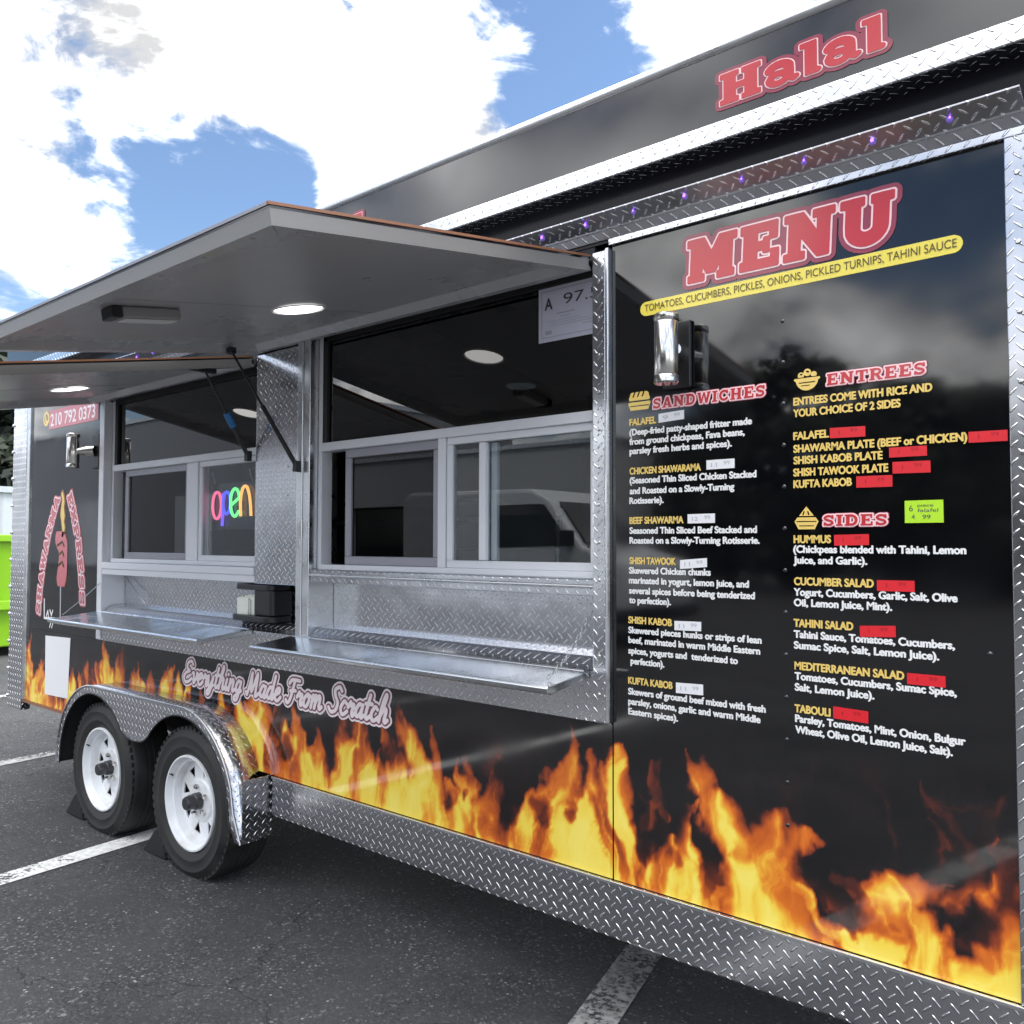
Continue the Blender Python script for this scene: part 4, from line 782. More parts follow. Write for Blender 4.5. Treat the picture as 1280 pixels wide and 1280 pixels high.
# a plain top sheet and a folded rim
sh = mb.build('fender_top', M['tread'], FE, smooth=80); md = sh.modifiers.new('solid', 'SOLIDIFY'); md.thickness = .003
MB().tube([(x, -.146, z) for x, z in top], .0045, 8).build('fender_rim', M['alu'], FE, smooth=60)
MB().tube([(x, -.1435, z) for x, z in inner], .004, 6).build('arch_rim', M['gasket'], FE, smooth=60)
wl = MB()
inn = [(-3.10, .27)]+circ(-3.51, .31, .40, 0, 90)+circ(-4.37, .31, .40, 90, 180)+[(-4.775, .29)]
for i in range(len(inn)-1): (xa, za), (xb, zb) = inn[i], inn[i+1]; wl.poly([(xa, -.139, za), (xb, -.139, zb), (xb, .03, zb), (xa, .03, za)])
wl.build('fender_liner', M['dark_well'], FE)
MB().box(-3.034, -3.030, -.138, -.002, .255, .50).build('mud_guard', M['tread'], FE)
def wheel(cx):
    c = (cx, -.10, .312)
    prof = [(.205, .015), (.212, .004), (.225, -.004), (.240, -.008), (.243, -.0105), (.247, -.0105), (.250, -.0095), (.282, -.0105), (.286, -.0125), (.290, -.0125), (.293, -.0095), (.312, -.002), (.326, .012), (.333, .03), (.3335, .05)]
    for k in range(5): y = .06+.028*k; prof += [(.3345, y), (.3345, y+.020), (.329, y+.0225), (.329, y+.0255)]
    prof += [(.333, .2), (.322, .215), (.29, .225), (.23, .225), (.205, .21)]
    w = MB().lathe(prof, c, 'y', 72).build('tyre', M['rubber'], TR, smooth=40)
    lg_ = MB()
    for k in range(56):
        a = 2*math.pi*k/56; rd = Vector((math.cos(a), 0, math.sin(a))); tg = Vector((-math.sin(a), 0, math.cos(a))); lg_.obox(Vector(c)+rd*.3215+Vector((0, .0085, 0)), rd*.0085, tg*.0105, Vector((0, .006, 0))-rd*.001)
    lg_.build('shoulder_lugs', M['rubber'], w)
    MB().lathe([(.208, .006), (.2065, -.003), (.199, -.004), (.194, .004), (.190, .018), (.183, .024), (.176, .026), (.170, .045), (.166, .075)], c, 'y', 64).build('rim', M['rim'], w, smooth=45)
    shp = [('s', [(0, 0), (.001, 0)], .168)]; spk = []
    for k in range(8):
        a = 2*math.pi*(k+.5)/8+.2; ca, sa = math.cos(a), math.sin(a); q = lambda r, t: (r*ca-t*sa, r*sa+t*ca)
        shp.append(('cut', [q(.098, 0), q(.150, -.028), q(.150, .028)]))
    xs, ys, Fd = field(shp, (-.18, -.18, .18, .18), .003)
    me = fill_mesh('rim_disc', contours(xs, ys, Fd, 0), wall_mtx(cx, c[1]+.062, c[2], 1, 1), .003)
    link('rim_disc', me, M['rim'], w, uv=False).location = (0, 0, 0)
    MB().lathe([(0, .05), (.088, .05), (.095, .056), (.098, .062)], c, 'y', 40).build('rim_boss', M['rim'], w, smooth=40)
    MB().lathe([(0, -.018), (.026, -.018), (.030, -.012), (.031, .02), (.036, .024), (.037, .052)], c, 'y', 32).build('hub_cap', M['hubcap'], w, smooth=35)
    studs('lug_nut', [(cx+.062*math.cos(2*math.pi*k/5+.5), c[1], c[2]+.062*math.sin(2*math.pi*k/5+.5)) for k in range(5)], [(0, .030), (.008, .031), (.011, .036), (.011, .051)], M['chrome'], w, 6)
    MB().tube([(cx-.16, c[1]+.012, c[2]+.09), (cx-.175, c[1]+.0, c[2]+.10)], .004).build('valve_stem', M['black'], w)
    MB().lathe([(0, .10), (.2, .10)], c, 'y', 32).build('brake_drum', M['dark_well'], w)
M['hubcap'] = mat('grey_hub_cap', (.06, .06, .065), .32, .4)
wheel(-3.51); wheel(-4.37)

# wall lamps -------------------------------------------------------------
def wall_lamp(x, z, out, plate_dx):
    pl = MB().box(x+plate_dx-.043, x+plate_dx+.043, -.014, -.0015, z-.095, z+.09).build('wall_lamp', M['black'], TR, bevel=.004)
    cx, cy = x, -out
    MB().lathe([(0, z-.094), (.030, z-.094), (.0335, z-.09), (.0335, z-.075), (.0315, z-.072), (.0325, z-.07), (.0325, z+.07), (.0315, z+.072), (.0335, z+.075), (.0335, z+.09), (.030, z+.094), (0, z+.094)], (cx, cy, 0), 'z', 40).build('lamp_cylinder', M['chrome'], pl, smooth=35)
    MB().tube([(x+plate_dx, -.014, z), (x+plate_dx*.5, -out*.55, z), (cx+.02, cy+.012, z)], [.030, .028, .016], 16).build('lamp_arm', M['chrome'], pl, smooth=50)
wall_lamp(-1.127, 1.976, .085, -.010); wall_lamp(-4.79, 1.958, .095, .085)

# ------------------------------------------------------------------ writing on the trailer
GOLD=[
("FALAFEL",-1.295,1.794,-1.208),
("CHICKEN SHAWARAMA",-1.295,1.654,-1.072),
("BEEF SHAWARMA",-1.296,1.513,-1.125),
("SHISH TAWOOK",-1.296,1.399,-1.149),
("SHISH KABOB",-1.301,1.231,-1.162),
("KUFTA KABOB",-1.302,1.060,-1.161),
("ENTREES COME WITH RICE AND",-0.815,1.802,-0.496),
("YOUR CHOICE OF 2 SIDES",-0.816,1.773,-0.564),
("FALAFEL",-0.816,1.716,-0.729),
("SHAWARMA PLATE (BEEF or CHICKEN)",-0.816,1.684,-0.427),
("SHISH KABOB PLATE",-0.816,1.655,-0.605),
("SHISH TAWOOK PLATE",-0.817,1.625,-0.593),
("KUFTA KABOB",-0.817,1.596,-0.676),
("HUMMUS",-0.818,1.459,-0.727),
("CUCUMBER SALAD",-0.818,1.355,-0.629),
("TAHINI SALAD",-0.820,1.252,-0.677),
("MEDITERRANEAN SALAD",-0.819,1.147,-0.565),
("TABOULI",-0.820,1.042,-0.733),
]
WHITE=[
("(Deep-fried patty-shaped fritter made",-1.295,1.766,-0.926),
("from ground chickpeas, Fava beans,",-1.295,1.739,-0.946),
("parsley fresh herbs and spices).",-1.295,1.712,-0.982),
("(Seasoned Thin Sliced Chicken Stacked",-1.295,1.628,-0.915),
("and Roasted on a Slowly-Turning",-1.295,1.598,-0.976),
("Rotisserie).",-1.296,1.570,-1.186),
("Seasoned Thin Sliced Beef Stacked and",-1.296,1.485,-0.915),
("Roasted on a Slowly-Turning Rotisserie.",-1.296,1.457,-0.908),
("Skewered Chicken chunks",-1.298,1.372,-1.045),
("marinated in yogurt, lemon juice, and",-1.298,1.344,-0.938),
("several spices before being tenderized",-1.298,1.315,-0.922),
("to perfection).",-1.298,1.288,-1.165),
("Skewered pieces hunks or strips of lean",-1.301,1.203,-0.905),
("beef, marinated in warm Middle Eastern",-1.301,1.175,-0.909),
("spices, yogurts and  tenderized to",-1.301,1.145,-0.970),
("perfection).",-1.294,1.116,-1.186),
("Skewers of ground beef mixed with fresh",-1.302,1.030,-0.896),
("parsley, onions, garlic and warm Middle",-1.302,1.002,-0.910),
("Eastern spices).",-1.302,0.974,-1.145),
("(Chickpeas blended with Tahini, Lemon",-0.819,1.435,-0.433),
("Juice, and Garlic).",-0.819,1.408,-0.643),
("Yogurt, Cucumbers, Garlic, Salt, Olive",-0.819,1.329,-0.452),
("Oil, Lemon Juice, Mint).",-0.819,1.303,-0.589),
("Tahini Sauce, Tomatoes, Cucumbers,",-0.820,1.225,-0.459),
("Sumac Spice, Salt, Lemon Juice).",-0.820,1.198,-0.491),
("Tomatoes, Cucumbers, Sumac Spice,",-0.819,1.122,-0.457),
("Salt, Lemon Juice).",-0.819,1.095,-0.631),
("Parsley, Tomatoes, Mint, Onion, Bulgur",-0.819,1.018,-0.441),
("Wheat, Olive Oil, Lemon Juice, Salt).",-0.819,0.991,-0.467),
]
text_lines('menu_lettering', GOLD, .0185, M['gold'], MENU, -.0015, .016, .036)
text_lines('menu_lettering', WHITE, .0175, M['white_print'], MENU, -.0015, .016, .040)
def slab_word(name, txt, x0, z0, x1, z1, parent, y, layers, slant=.0, gap=.06):
    sh, w = word(txt, gap, slant); lettering(name, sh, wall_mtx(x0, y, z0, (x1-x0)/w, z1-z0), layers, parent)
NEON = [(.17, M['halo_print']), (.075, M['pink_print']), (.045, M['red_print'])]
slab_word('menu_heading', 'MENU', -1.108, 2.169, -.572, 2.281, MENU, -.001, [(.17, M['halo_print']), (.075, M['pink_print']), (.035, M['red_print'])], .05, .10)
SMALL = [(.16, M['halo_print']), (.11, M['pink_print']), (-.005, M['red_print'])]
slab_word('section_heading', 'SANDWICHES', -1.218, 1.834, -.888, 1.864, MENU, -.001, SMALL, .04, .10)
slab_word('section_heading', 'ENTREES', -.732, 1.842, -.508, 1.870, MENU, -.001, SMALL, .04, .10)
slab_word('section_heading', 'SIDES', -.745, 1.500, -.595, 1.527, MENU, -.001, SMALL, .02, .10)
HAL = [(.17, M['halo_print']), (.06, M['pink_print']), (.03, M['red_print'])]
slab_word('sign_lettering', 'Halal', -.975, 2.594, -.566, 2.672, HD, -.064, HAL, .0, .06)
slab_word('sign_lettering', 'Halal', -2.83, 2.597, -2.40, 2.678, HD, -.064, HAL, .0, .06)
# yellow strip with the toppings
xs, ys, Fd = field([('s', [(-1.238, 2.1225), (-.448, 2.1265)], .0205)], (-1.30, 2.07, -.38, 2.18), .004)
link('toppings_strip', fill_mesh('toppings_strip', contours(xs, ys, Fd, 0), wall_mtx(0, -.0012, 0, 1, 1)), M['yellow_print'], MENU, uv=False)
text_lines('menu_lettering', [('TOMATOES, CUCUMBERS, PICKLES, ONIONS, PICKLED TURNIPS, TAHINI SAUCE', -1.243, 2.1145, -.440, .020, .005)], .02, M['ink_print'], MENU, -.0026, .0)
# price stickers
def sticker(cx, cz, w, h, tilt, m, txt=None, ink=None, th=.012):
    mb = MB(); mb.v = [(cx+sx*w/2, y, cz+sz*h/2+tilt*sx*w/2) for y in (-.0012, -.0030) for sz in (-1, 1) for sx in (-1, 1)]
    mb.f = [(0, 1, 3, 2), (4, 6, 7, 5), (0, 4, 5, 1), (2, 3, 7, 6), (0, 2, 6, 4), (1, 5, 7, 3)]; s = mb.build('price_sticker', m, MENU)
    return s
WL = [(-1.160,1.808,.079,.025,.044,'9.99'),(-1.014,1.667,.080,.025,0,'11.99'),(-1.071,1.524,.080,.025,.006,'12.99'),(-1.095,1.403,.080,.024,.084,'11.99'),(-1.113,1.234,.080,.025,.024,'11.99'),(-1.109,1.066,.081,.028,.036,'11.99')]
inkl = []
for cx, cz, w, h, tl, tx in WL:
    sticker(cx, cz, w, h, tl, M['white_label']); inkl.append((tx[:-3], cx-w*.33, cz-.006-tl*w*.3, cx-w*.12, .011, tl)); inkl.append((tx[-2:], cx+w*.12, cz-.002, cx+w*.34, .010, tl))
text_lines('sticker_writing', inkl, .012, M['faint_ink'], MENU, -.0034, .0)
RL = [(-.684,1.724,.083,.025,-.026),(-.386,1.690,.075,.024,-.017),(-.549,1.668,.081,.023,-.006),(-.542,1.632,.081,.027,-.018),(-.624,1.603,.081,.027,-.008),(-.678,1.466,.081,.026,.022),(-.580,1.360,.082,.025,.005),(-.621,1.253,.080,.026,.062),(-.518,1.151,.080,.025,.002),(-.685,1.052,.081,.028,-.024)]
inkr = []
for k, (cx, cz, w, h, tl) in enumerate(RL):
    sticker(cx, cz, w, h, tl, M['red_label']); inkr.append(('1', cx-w*.25, cz-.004, cx-w*.22, .010, tl)); inkr.append(('99', cx+w*.08, cz, cx+w*.28, .009, tl))
text_lines('sticker_writing', inkr, .01, M['red_ink'], MENU, -.0034, .0)
sticker(-.517, 1.530, .081, .051, .002, M['green_label'])
text_lines('sticker_writing', [('6', -.548, 1.531, -.540, .014), ('piece', -.530, 1.541, -.497, .007), ('falafel', -.530, 1.529, -.487, .008), ('4', -.543, 1.513, -.536, .011), ('99', -.520, 1.513, -.503, .010)], .01, M['ink'], MENU, -.0034, .0)
studs('screw_head', [(-.842, -.0002, 2.02-.105*k) for k in range(13)]+[(-.39, -.0002, 1.22)], [(0, -.0022), (.0035, -.0018), (.0055, 0)], M['black_vinyl'], MENU)
# little food drawings in gold
def icon(shapes, x, z, s, mm=None, res=.02): lettering('food_icon', shapes, wall_mtx(x, 0, z, s, s), [(0, mm or M['gold'])], MENU, res=res, pad=.2)
ln = lambda pts, r: ('cuts', pts, r)
icon([('p', [(.02, .30), (.12, .06), (.9, .06), (1.0, .30), (.98, .40), (.04, .40)]), ('s', [(.18, .50), (.84, .50)], .13), ('s', [(.22, .62), (.80, .62)], .13), ln([(.04, .40), (.98, .40)], .03), ln([(.1, .22), (.92, .22)], .02), ln([(.24, .58), (.30, .72)], .03), ln([(.44, .58), (.50, .72)], .03), ln([(.64, .58), (.70, .72)], .03)], -1.301, 1.832, .075)
bowl = [('p', [(.04, .50)]+arc(.5, .50, .46, .46, 180, 360, 18)+[(.96, .50)]), ('s', [(.02, .50), (.98, .50)], .05), ('s', [(.26, .66), (.261, .66)], .13), ('s', [(.52, .76), (.521, .76)], .15), ('s', [(.78, .66), (.781, .66)], .12), ln([(.06, .565), (.94, .565)], .018), ln([(.18, .36), (.82, .36)], .022), ln([(.27, .24), (.60, .24)], .018), ln([(.24, .70), (.30, .70)], .03), ln([(.50, .80), (.56, .78)], .035)]
icon(bowl, -.812, 1.834, .062)
icon([('p', [(.0, .36), (.16, .04), (.84, .04), (1, .36), (.86, .56), (.14, .56)]), ('s', [(.5, .62), (.5, .86)], .06), ('p', [(.18, .58), (.5, .98), (.82, .58)]), ln([(.1, .36), (.9, .36)], .022), ln([(.2, .18), (.8, .18)], .02), ln([(.36, .64), (.40, .76)], .03), ln([(.60, .64), (.56, .76)], .03), ln([(.14, .56), (.86, .56)], .03)], -.816, 1.490, .060)
# tag line on the flames
sh, w = script('Everything Made From Scratch', .062, .28)
lettering('tag_line', sh, wall_mtx(-3.757, 0, .808, 1.435/w, .100), [(.15, M['skin_pink']), (.075, M['shadow_print']), (.012, M['skin_pink'])], SIDE, res=.025)
# logo: the name climbs two curves round a skewer
def curved(txt, path, size, parent, layers, z_off=0):
    allsh = []; L = [0]
    for a, b in zip(path[:-1], path[1:]): L.append(L[-1]+math.hypot(b[0]-a[0], b[1]-a[1]))
    W = sum(SLAB[c][0]+.1 for c in txt); sc = L[-1]/W; x = 0
    for ch in txt:
        wd, shp = SLAB[ch]; s = (x+wd/2)*sc; k = max(i for i in range(len(L)-1) if L[i] <= s); f = (s-L[k])/(L[k+1]-L[k]); a, b = path[k], path[k+1]
        px, pz = a[0]+(b[0]-a[0])*f, a[1]+(b[1]-a[1])*f; l = math.hypot(b[0]-a[0], b[1]-a[1]); tx, tz = (b[0]-a[0])/l, (b[1]-a[1])/l
        for q in shp: allsh.append((q[0], [((px+((p[0]-wd/2)*sc*tx-(p[1]-.5)*size*tz))*10, (pz+((p[0]-wd/2)*sc*tz+(p[1]-.5)*size*tx))*10) for p in q[1]], *[v*size*10 for v in q[2:]]))
        x += wd+.1
    lettering('logo_lettering', allsh, wall_mtx(0, 0, 0, .1, .1), layers, parent, res=.02, pad=.3)
LG = [(.17, M['rose_print']), (.09, M['skin_pink']), (.02, M['rose_print'])]
curved('SHAWARMA', [(-5.46, 1.03), (-5.44, 1.18), (-5.40, 1.34), (-5.34, 1.50), (-5.25, 1.66), (-5.20, 1.735)], .062, LOGO, LG)
curved('EXPRESS', [(-5.055, 1.735), (-4.99, 1.62), (-4.92, 1.46), (-4.88, 1.30), (-4.86, 1.18), (-4.855, 1.10)], .062, LOGO, LG)
lettering('logo_drawing', [('s', cat_rom([(-51.35, 15.0), (-51.2, 15.5), (-51.55, 16.2), (-51.3, 16.9), (-51.5, 17.4)]), .22), ('p', [(-51.75, 16.3), (-51.6, 17.0), (-51.5, 17.5), (-51.2, 16.8), (-51.0, 16.1), (-51.2, 15.4), (-51.45, 15.1)])], wall_mtx(0, 0, 0, .1, .1), [(0.02, M['brown_print']), (-.10, M['gold'])], LOGO, res=.04)
meat = [('s', cat_rom([(-51.4, 12.5), (-51.2, 13.2), (-51.15, 13.8), (-51.3, 14.4), (-51.7, 14.8)]), .62), ('cuts', [(-52.0, 13.2), (-51.3, 13.45), (-51.1, 13.2)], .10), ('cuts', [(-52.0, 13.8), (-51.3, 14.05), (-51.1, 13.8)], .10), ('cuts', [(-52.0, 14.4), (-51.35, 14.6), (-51.1, 14.4)], .10)]
lettering('logo_drawing', meat, wall_mtx(0, 0, 0, .1, .1), [(.06, M['brown_print']), (0, M['rose_print'])], LOGO, res=.04)
lettering('logo_drawing', [('s', [(-51.5, 12.6), (-51.45, 10.3)], .07)], wall_mtx(0, 0, 0, .1, .1), [(0, M['faint_ink'])], LOGO, res=.03)
lettering('logo_lettering', [('s', [(-53.75, 11.2), (-53.7, 10.1), (-52.0, 10.15)], .07), ('s', [(-52.9, 9.6), (-52.6, 10.1)], .05), ('s', [(-52.6, 9.6), (-52.3, 10.15)], .05), ('s', [(-53.4, 10.25), (-53.2, 10.55), (-53.1, 10.25)], .06), ('s', [(-52.9, 10.6), (-52.7, 10.3), (-52.5, 10.6)], .06)], wall_mtx(0, 0, 0, .1, .1), [(0, M['white_print'])], LOGO, res=.03)
# telephone number, and a plain white plate where the square code is printed
text_lines('phone_lettering', [('210 792 0373', -5.335, 2.150, -4.74, .072)], .07, M['skin_pink'], LOGO, -.0032, .0, .03)
bg = MB().box(-5.36, -4.70, -.0026, -.0014, 2.132, 2.246).build('phone_strip', M['rose_print'], LOGO)
lettering('phone_icon', [('s', arc(-54.05, 22.02, .36, .36, 0, 360, 24), .09), ('s', [(-54.18, 22.2), (-54.1, 21.9), (-53.9, 21.8)], .09)], wall_mtx(0, 0, 0, .1, .1), [(0, M['gold'])], LOGO, res=.03)
MB().poly([(-5.335, -.0014, .565), (-5.02, -.0014, .575), (-5.00, -.0014, .918), (-5.345, -.0014, .908)]).build('blank_notice', M['white_label'], SIDE)

# ------------------------------------------------------------------ loose things on the trailer
o = thing('napkin_dispenser', 'black napkin dispenser holding loose paper napkins on the serving ledge between the windows', 'napkin dispenser', (-3.19, .05, 1.1215))
def rslab(x0, x1, y0, y1, z0, z1, r=.03):
    mb = MB(); pts = []
    for cx, cy, a in ((x1-r, y1-r, 0), (x0+r, y1-r, 90), (x0+r, y0+r, 180), (x1-r, y0+r, 270)): pts += [(cx+r*math.cos(R(a+15*k)), cy+r*math.sin(R(a+15*k))) for k in range(7)]
    n = len(pts); mb.v = [(x, y, z) for z in (z0, z1) for x, y in pts]; mb.f = [tuple(range(n))[::-1], tuple(range(n, 2*n))]+[(i, (i+1) % n, n+(i+1) % n, n+i) for i in range(n)]; return mb
rslab(-3.33, -3.03, -.03, .108, 1.124, 1.148, .045).build('base', M['black'], o, bevel=.004)
rslab(-3.185, -3.045, -.004, .107, 1.149, 1.255, .02).build('body', M['black'], o, bevel=.004)
rslab(-3.32, -3.05, -.01, .107, 1.2555, 1.280, .03).build('top', M['black'], o, bevel=.004)
nk = MB()
for k in range(14):
    a = rnd.uniform(-.25, .25); cx = -3.235+rnd.uniform(-.02, .02); h = rnd.uniform(.06, .08); y = -.012+k*.007; w = rnd.uniform(.036, .048)
    q = [(cx-w+a*.03, y, 1.149), (cx+w+a*.03, y+.004, 1.149), (cx+w+a*.05+.006, y+rnd.uniform(-.004, .01), 1.149+h), (cx+rnd.uniform(-.01, .01), y+rnd.uniform(-.008, .004), 1.149+h+.006), (cx-w-a*.05-.006, y+rnd.uniform(-.01, .004), 1.149+h*.96)]; nk.poly(q)
nk.build('napkins', M['napkin'], o)

sg = thing('neon_sign', 'small glowing open sign in rainbow neon inside the far serving window', 'neon sign', (-3.4, .07, 1.60))
def neon(name, pts, c, s):
    s *= .55; pts = [(-3.318+(x+3.198)*.86, 1.64+(z-1.64)*.95) for x, z in pts]; mm = mat('neon_'+name, tuple(.5*v for v in c), .3, emit=c, estr=s); k = .985
    MB().tube([(x, .072, z) for x, z in cat_rom(pts, 6)], .0068, 8).build('neon_tube', mm, sg, smooth=60)
neon('pink', arc(-3.535, 1.632, .043, .066, 90, 450, 18), (1, .16, .32), 1.3)
neon('blue', [(-3.480, 1.53), (-3.476, 1.60), (-3.472, 1.69)], (.16, .10, 1), 1.6); neon('blue', arc(-3.438, 1.642, .036, .054, 90, 450, 16), (.10, .12, 1), 1.3)
neon('green', [(-3.395, 1.630), (-3.345, 1.652), (-3.318, 1.668), (-3.335, 1.70), (-3.365, 1.708), (-3.395, 1.68), (-3.40, 1.63), (-3.385, 1.59), (-3.355, 1.575), (-3.32, 1.60)], (.18, 1, .28), 1.5)
neon('orange', [(-3.302, 1.575), (-3.304, 1.66), (-3.282, 1.71), (-3.250, 1.715), (-3.225, 1.68), (-3.212, 1.63), (-3.205, 1.575)], (1, .45, .12), 1.6)
MB().box(-3.68, -3.20, .084, .088, 1.52, 1.735).build('backing', M['tinted'], sg)
for x in (-3.64, -3.33): MB().tube([(x, .08, 1.735), (x, .066, 1.79)], .0022, 6).build('hanging_wire', M['chain'], sg)

ct = thing('grade_certificate', 'white inspection sheet reading A 97.5 taped inside the nearer window', 'certificate', (-1.55, .044, 2.18))
MB().box(-1.662, -1.425, .0425, .0445, 2.095, 2.268).build('sheet', M['paper'], ct)
bd = frame_bars(MB(), -1.650, -1.432, 2.108, 2.258, .0022, .0416, .0423).build('printed_border', M['faint_ink'], ct)
tl_ = lambda L, m, b: text_lines('certificate_lettering', L, .03, m, ct, .0418, b)
tl_([('A', -1.638, 2.198, -1.605, .036)], M['ink'], .03); tl_([('97.5', -1.563, 2.205, -1.430, .034)], M['ink'], .0)
lines = MB()
for x0, x1, z, h in ((-1.590, -1.52, 2.178, .004), (-1.575, -1.54, 2.168, .002), (-1.63, -1.50, 2.158, .0012), (-1.62, -1.46, 2.150, .0012), (-1.62, -1.44, 2.142, .0012), (-1.635, -1.61, 2.118, .012), (-1.49, -1.45, 2.132, .002)): lines.box(x0, x1, .0415, .0420, z, z+h)
lines.build('printed_lines', M['faint_ink'], ct)

def bottle(x, y, h, r, m, label):
    t = thing('squeeze_bottle', label, 'bottle', (x, y, 1.3525)); MB().lathe([(0, 1.3525), (r, 1.3525), (r, 1.3525+h*.68), (r*.8, 1.3525+h*.74), (0, 1.3525+h*.74)], (x, y, 0), 'z', 20).build('bottle_body', m, t, smooth=50)
    MB().lathe([(r*.82, 1.3525+h*.70), (r*.84, 1.3525+h*.78), (r*.25, 1.3525+h*.82), (r*.1, 1.3525+h), (0, 1.3525+h)], (x, y, 0), 'z', 16).build('nozzle', M['white_label'], t, smooth=50)
M['sauce_red'] = mat('red_sauce', (.35, .03, .02), .3); M['sauce_white'] = mat('white_sauce', (.7, .69, .64), .3)
bottle(-3.24, .22, .21, .032, M['sauce_white'], 'white squeeze bottle at the divider end of the far window'); bottle(-3.44, .25, .12, .05, M['napkin'], 'short pale tub under the neon sign')
def chock(x, w, label):
    c = thing('wheel_chock', label, 'wheel chock', (x, .0, 0), 'wheel chocks under the trailer')
    mb = MB(); pr = [(x-.16, .004), (x+.05, .004), (x+.035, .055), (x+.0, .12), (x-.02, .135), (x-.05, .12)]; mb.prism(pr, -.085, .03).build('wedge', M['dark_well'], c, bevel=.005)
    MB().box(x-.13, x+.03, -.0865, -.0855, .012, .02).build('moulded_rib', M['gasket'], c)
chock(-3.79, .1, 'black wedge chock behind the nearer trailer wheel beside the white line'); chock(-4.655, .1, 'black wedge chock behind the farther trailer wheel')

# ------------------------------------------------------------------ surroundings
dm = thing('dumpster', 'lime green steel dumpster behind the far end of the trailer', 'dumpster', (-13.2, 2.7, 0))
b = MB(); x0, x1, y0, y1 = -14.2, -12.0, 1.7, 3.3
b.v = [(x, y, z) for z, e in ((.12, .0), (1.54, .12)) for x, y in ((x0-e, y0-e), (x1+e, y0-e), (x1+e, y1+e), (x0-e, y1+e))]; b.f = [(0, 1, 5, 4), (1, 2, 6, 5), (2, 3, 7, 6), (3, 0, 4, 7), (3, 2, 1, 0)]
b.build('bin_body', M['lime'], dm, bevel=.02)
rb = MB()
for k in range(5): x = x0+.15+k*.475; rb.obox((x, y0-.07, .84), (.045, 0, 0), (0, .03, .002), (0, -.055, .69))
for k in range(4): y = y0+.2+k*.42; rb.obox((x1+.07, y, .84), (.03, 0, .002), (0, .045, 0), (.055, 0, .69))
rb.build('side_ribs', M['lime'], dm); frame_r = MB().box(x0-.17, x1+.17, y0-.17, y0-.10, 1.47, 1.56).box(x0-.17, x1+.17, y1+.10, y1+.17, 1.47, 1.56).box(x0-.17, x0-.10, y0-.0999, y1+.0999, 1.47, 1.56).box(x1+.10, x1+.17, y0-.0999, y1+.0999, 1.47, 1.56).box(x0-.15, x1+.15, y0-.13, y0-.09, .60, .72).box(x1+.09, x1+.13, y0-.09, y1+.13, .60, .72); frame_r.build('top_rail', M['lime'], dm, bevel=.01)
MB().box(x0-.1, x1+.1, y0-.1, y1+.1, 1.50, 1.55).build('lid', M['black'], dm, bevel=.02)
for x in (x0+.2, x1-.2):
    for y in (y0+.2, y1-.2): MB().lathe([(0, -.03), (.06, -.03), (.06, .03), (0, .03)], (x, y, .061), 'y', 16).build('caster', M['rubber'], dm)
bt = thing('box_trailer', 'pale grey box trailer parked beyond the green dumpster', 'box trailer', (-18, 4.5, 0))
MB().box(-20.5, -15.6, 3.2, 5.4, .55, 2.36).build('body', M['box_white'], bt, bevel=.04)
MB().box(-20.55, -15.55, 3.15, 5.45, 2.30, 2.40).build('roof_rail', M['alu'], bt); MB().box(-20.5, -15.6, 3.3, 5.3, .45, .54).build('chassis', M['dark_well'], bt)
for x in (-18.6, -17.7):
    for y in (3.28, 5.32): MB().lathe([(0, -.1), (.2, -.1), (.32, -.09), (.34, -.05), (.34, .05), (.32, .09), (0, .1)], (x, y, .34), 'y', 28).build('wheel', M['rubber'], bt, smooth=40)

def crown_mesh(seed, H, W, z0, n_cl, per, leaf, flat=.35, conifer=True):
    rs = np.random.RandomState(seed); V = []; F = []
    for c in range(n_cl):
        t = rs.rand(); z = z0+(H-z0)*t
        rad = W*((1-t)**.7*.9+.1) if conifer else W*math.sqrt(max(0., 1-(2*t-1)**2))*(.75+.25*rs.rand())
        a = rs.rand()*6.283; rr = rad*math.sqrt(rs.rand()); cx, cy = rr*math.cos(a), rr*math.sin(a); cr = W*(.10+.14*rs.rand())
        p = rs.randn(per, 3)*cr*np.array([1, 1, flat])+np.array([cx, cy, z-(rr*.12 if conifer else 0)])
        d = rs.randn(per, 3); d[:, 2] *= .5; d /= np.linalg.norm(d, axis=1, keepdims=True); e = np.cross(d, rs.randn(per, 3)); e /= np.linalg.norm(e, axis=1, keepdims=True); s = leaf*(.6+.8*rs.rand(per, 1))
        q = np.stack([p-d*s-e*s*.35, p+d*s*.2-e*s*.5, p+d*s*1.1, p+d*s*.1+e*s*.5], 1); b = len(V)*4*per if False else sum(len(x) for x in V); V.append(q.reshape(-1, 3)); F.append(np.arange(per*4).reshape(-1, 4)+b)
    return np.concatenate(V), np.concatenate(F)
def tree(name, label, x, y, H, W, seed, leafm, conifer=True, n_cl=110, per=60, leaf=.16, z0=1.2, group=None):
    t = thing(name, label, 'tree', (x, y, 0), group); V, F = crown_mesh(seed, H, W, z0, n_cl, per, leaf, conifer=conifer); V = V+np.array([x, y, 0]); me = bpy.data.meshes.new('crown'); me.from_pydata(V.tolist(), [], F.tolist()); link('crown', me, leafm, t, uv=False)
    rs = random.Random(seed); mb = MB().tube([(x, y, -.1), (x+.08, y, H*.3), (x-.05, y+.05, H*.6), (x, y, H*.93)], [W*.085, W*.065, W*.04, W*.012], 10)
    for k in range(12):
        a = rs.random()*6.28; z = z0+(H-z0)*(.05+.75*rs.random()); l = W*(.5+.4*rs.random())*(1-.6*(z/H)); mb.tube([(x, y, z), (x+l*.5*math.cos(a), y+l*.5*math.sin(a), z+.1), (x+l*math.cos(a), y+l*math.sin(a), z+.05)], [W*.025, W*.016, W*.006], 6)
    mb.build('trunk', M['bark'], t, smooth=60)
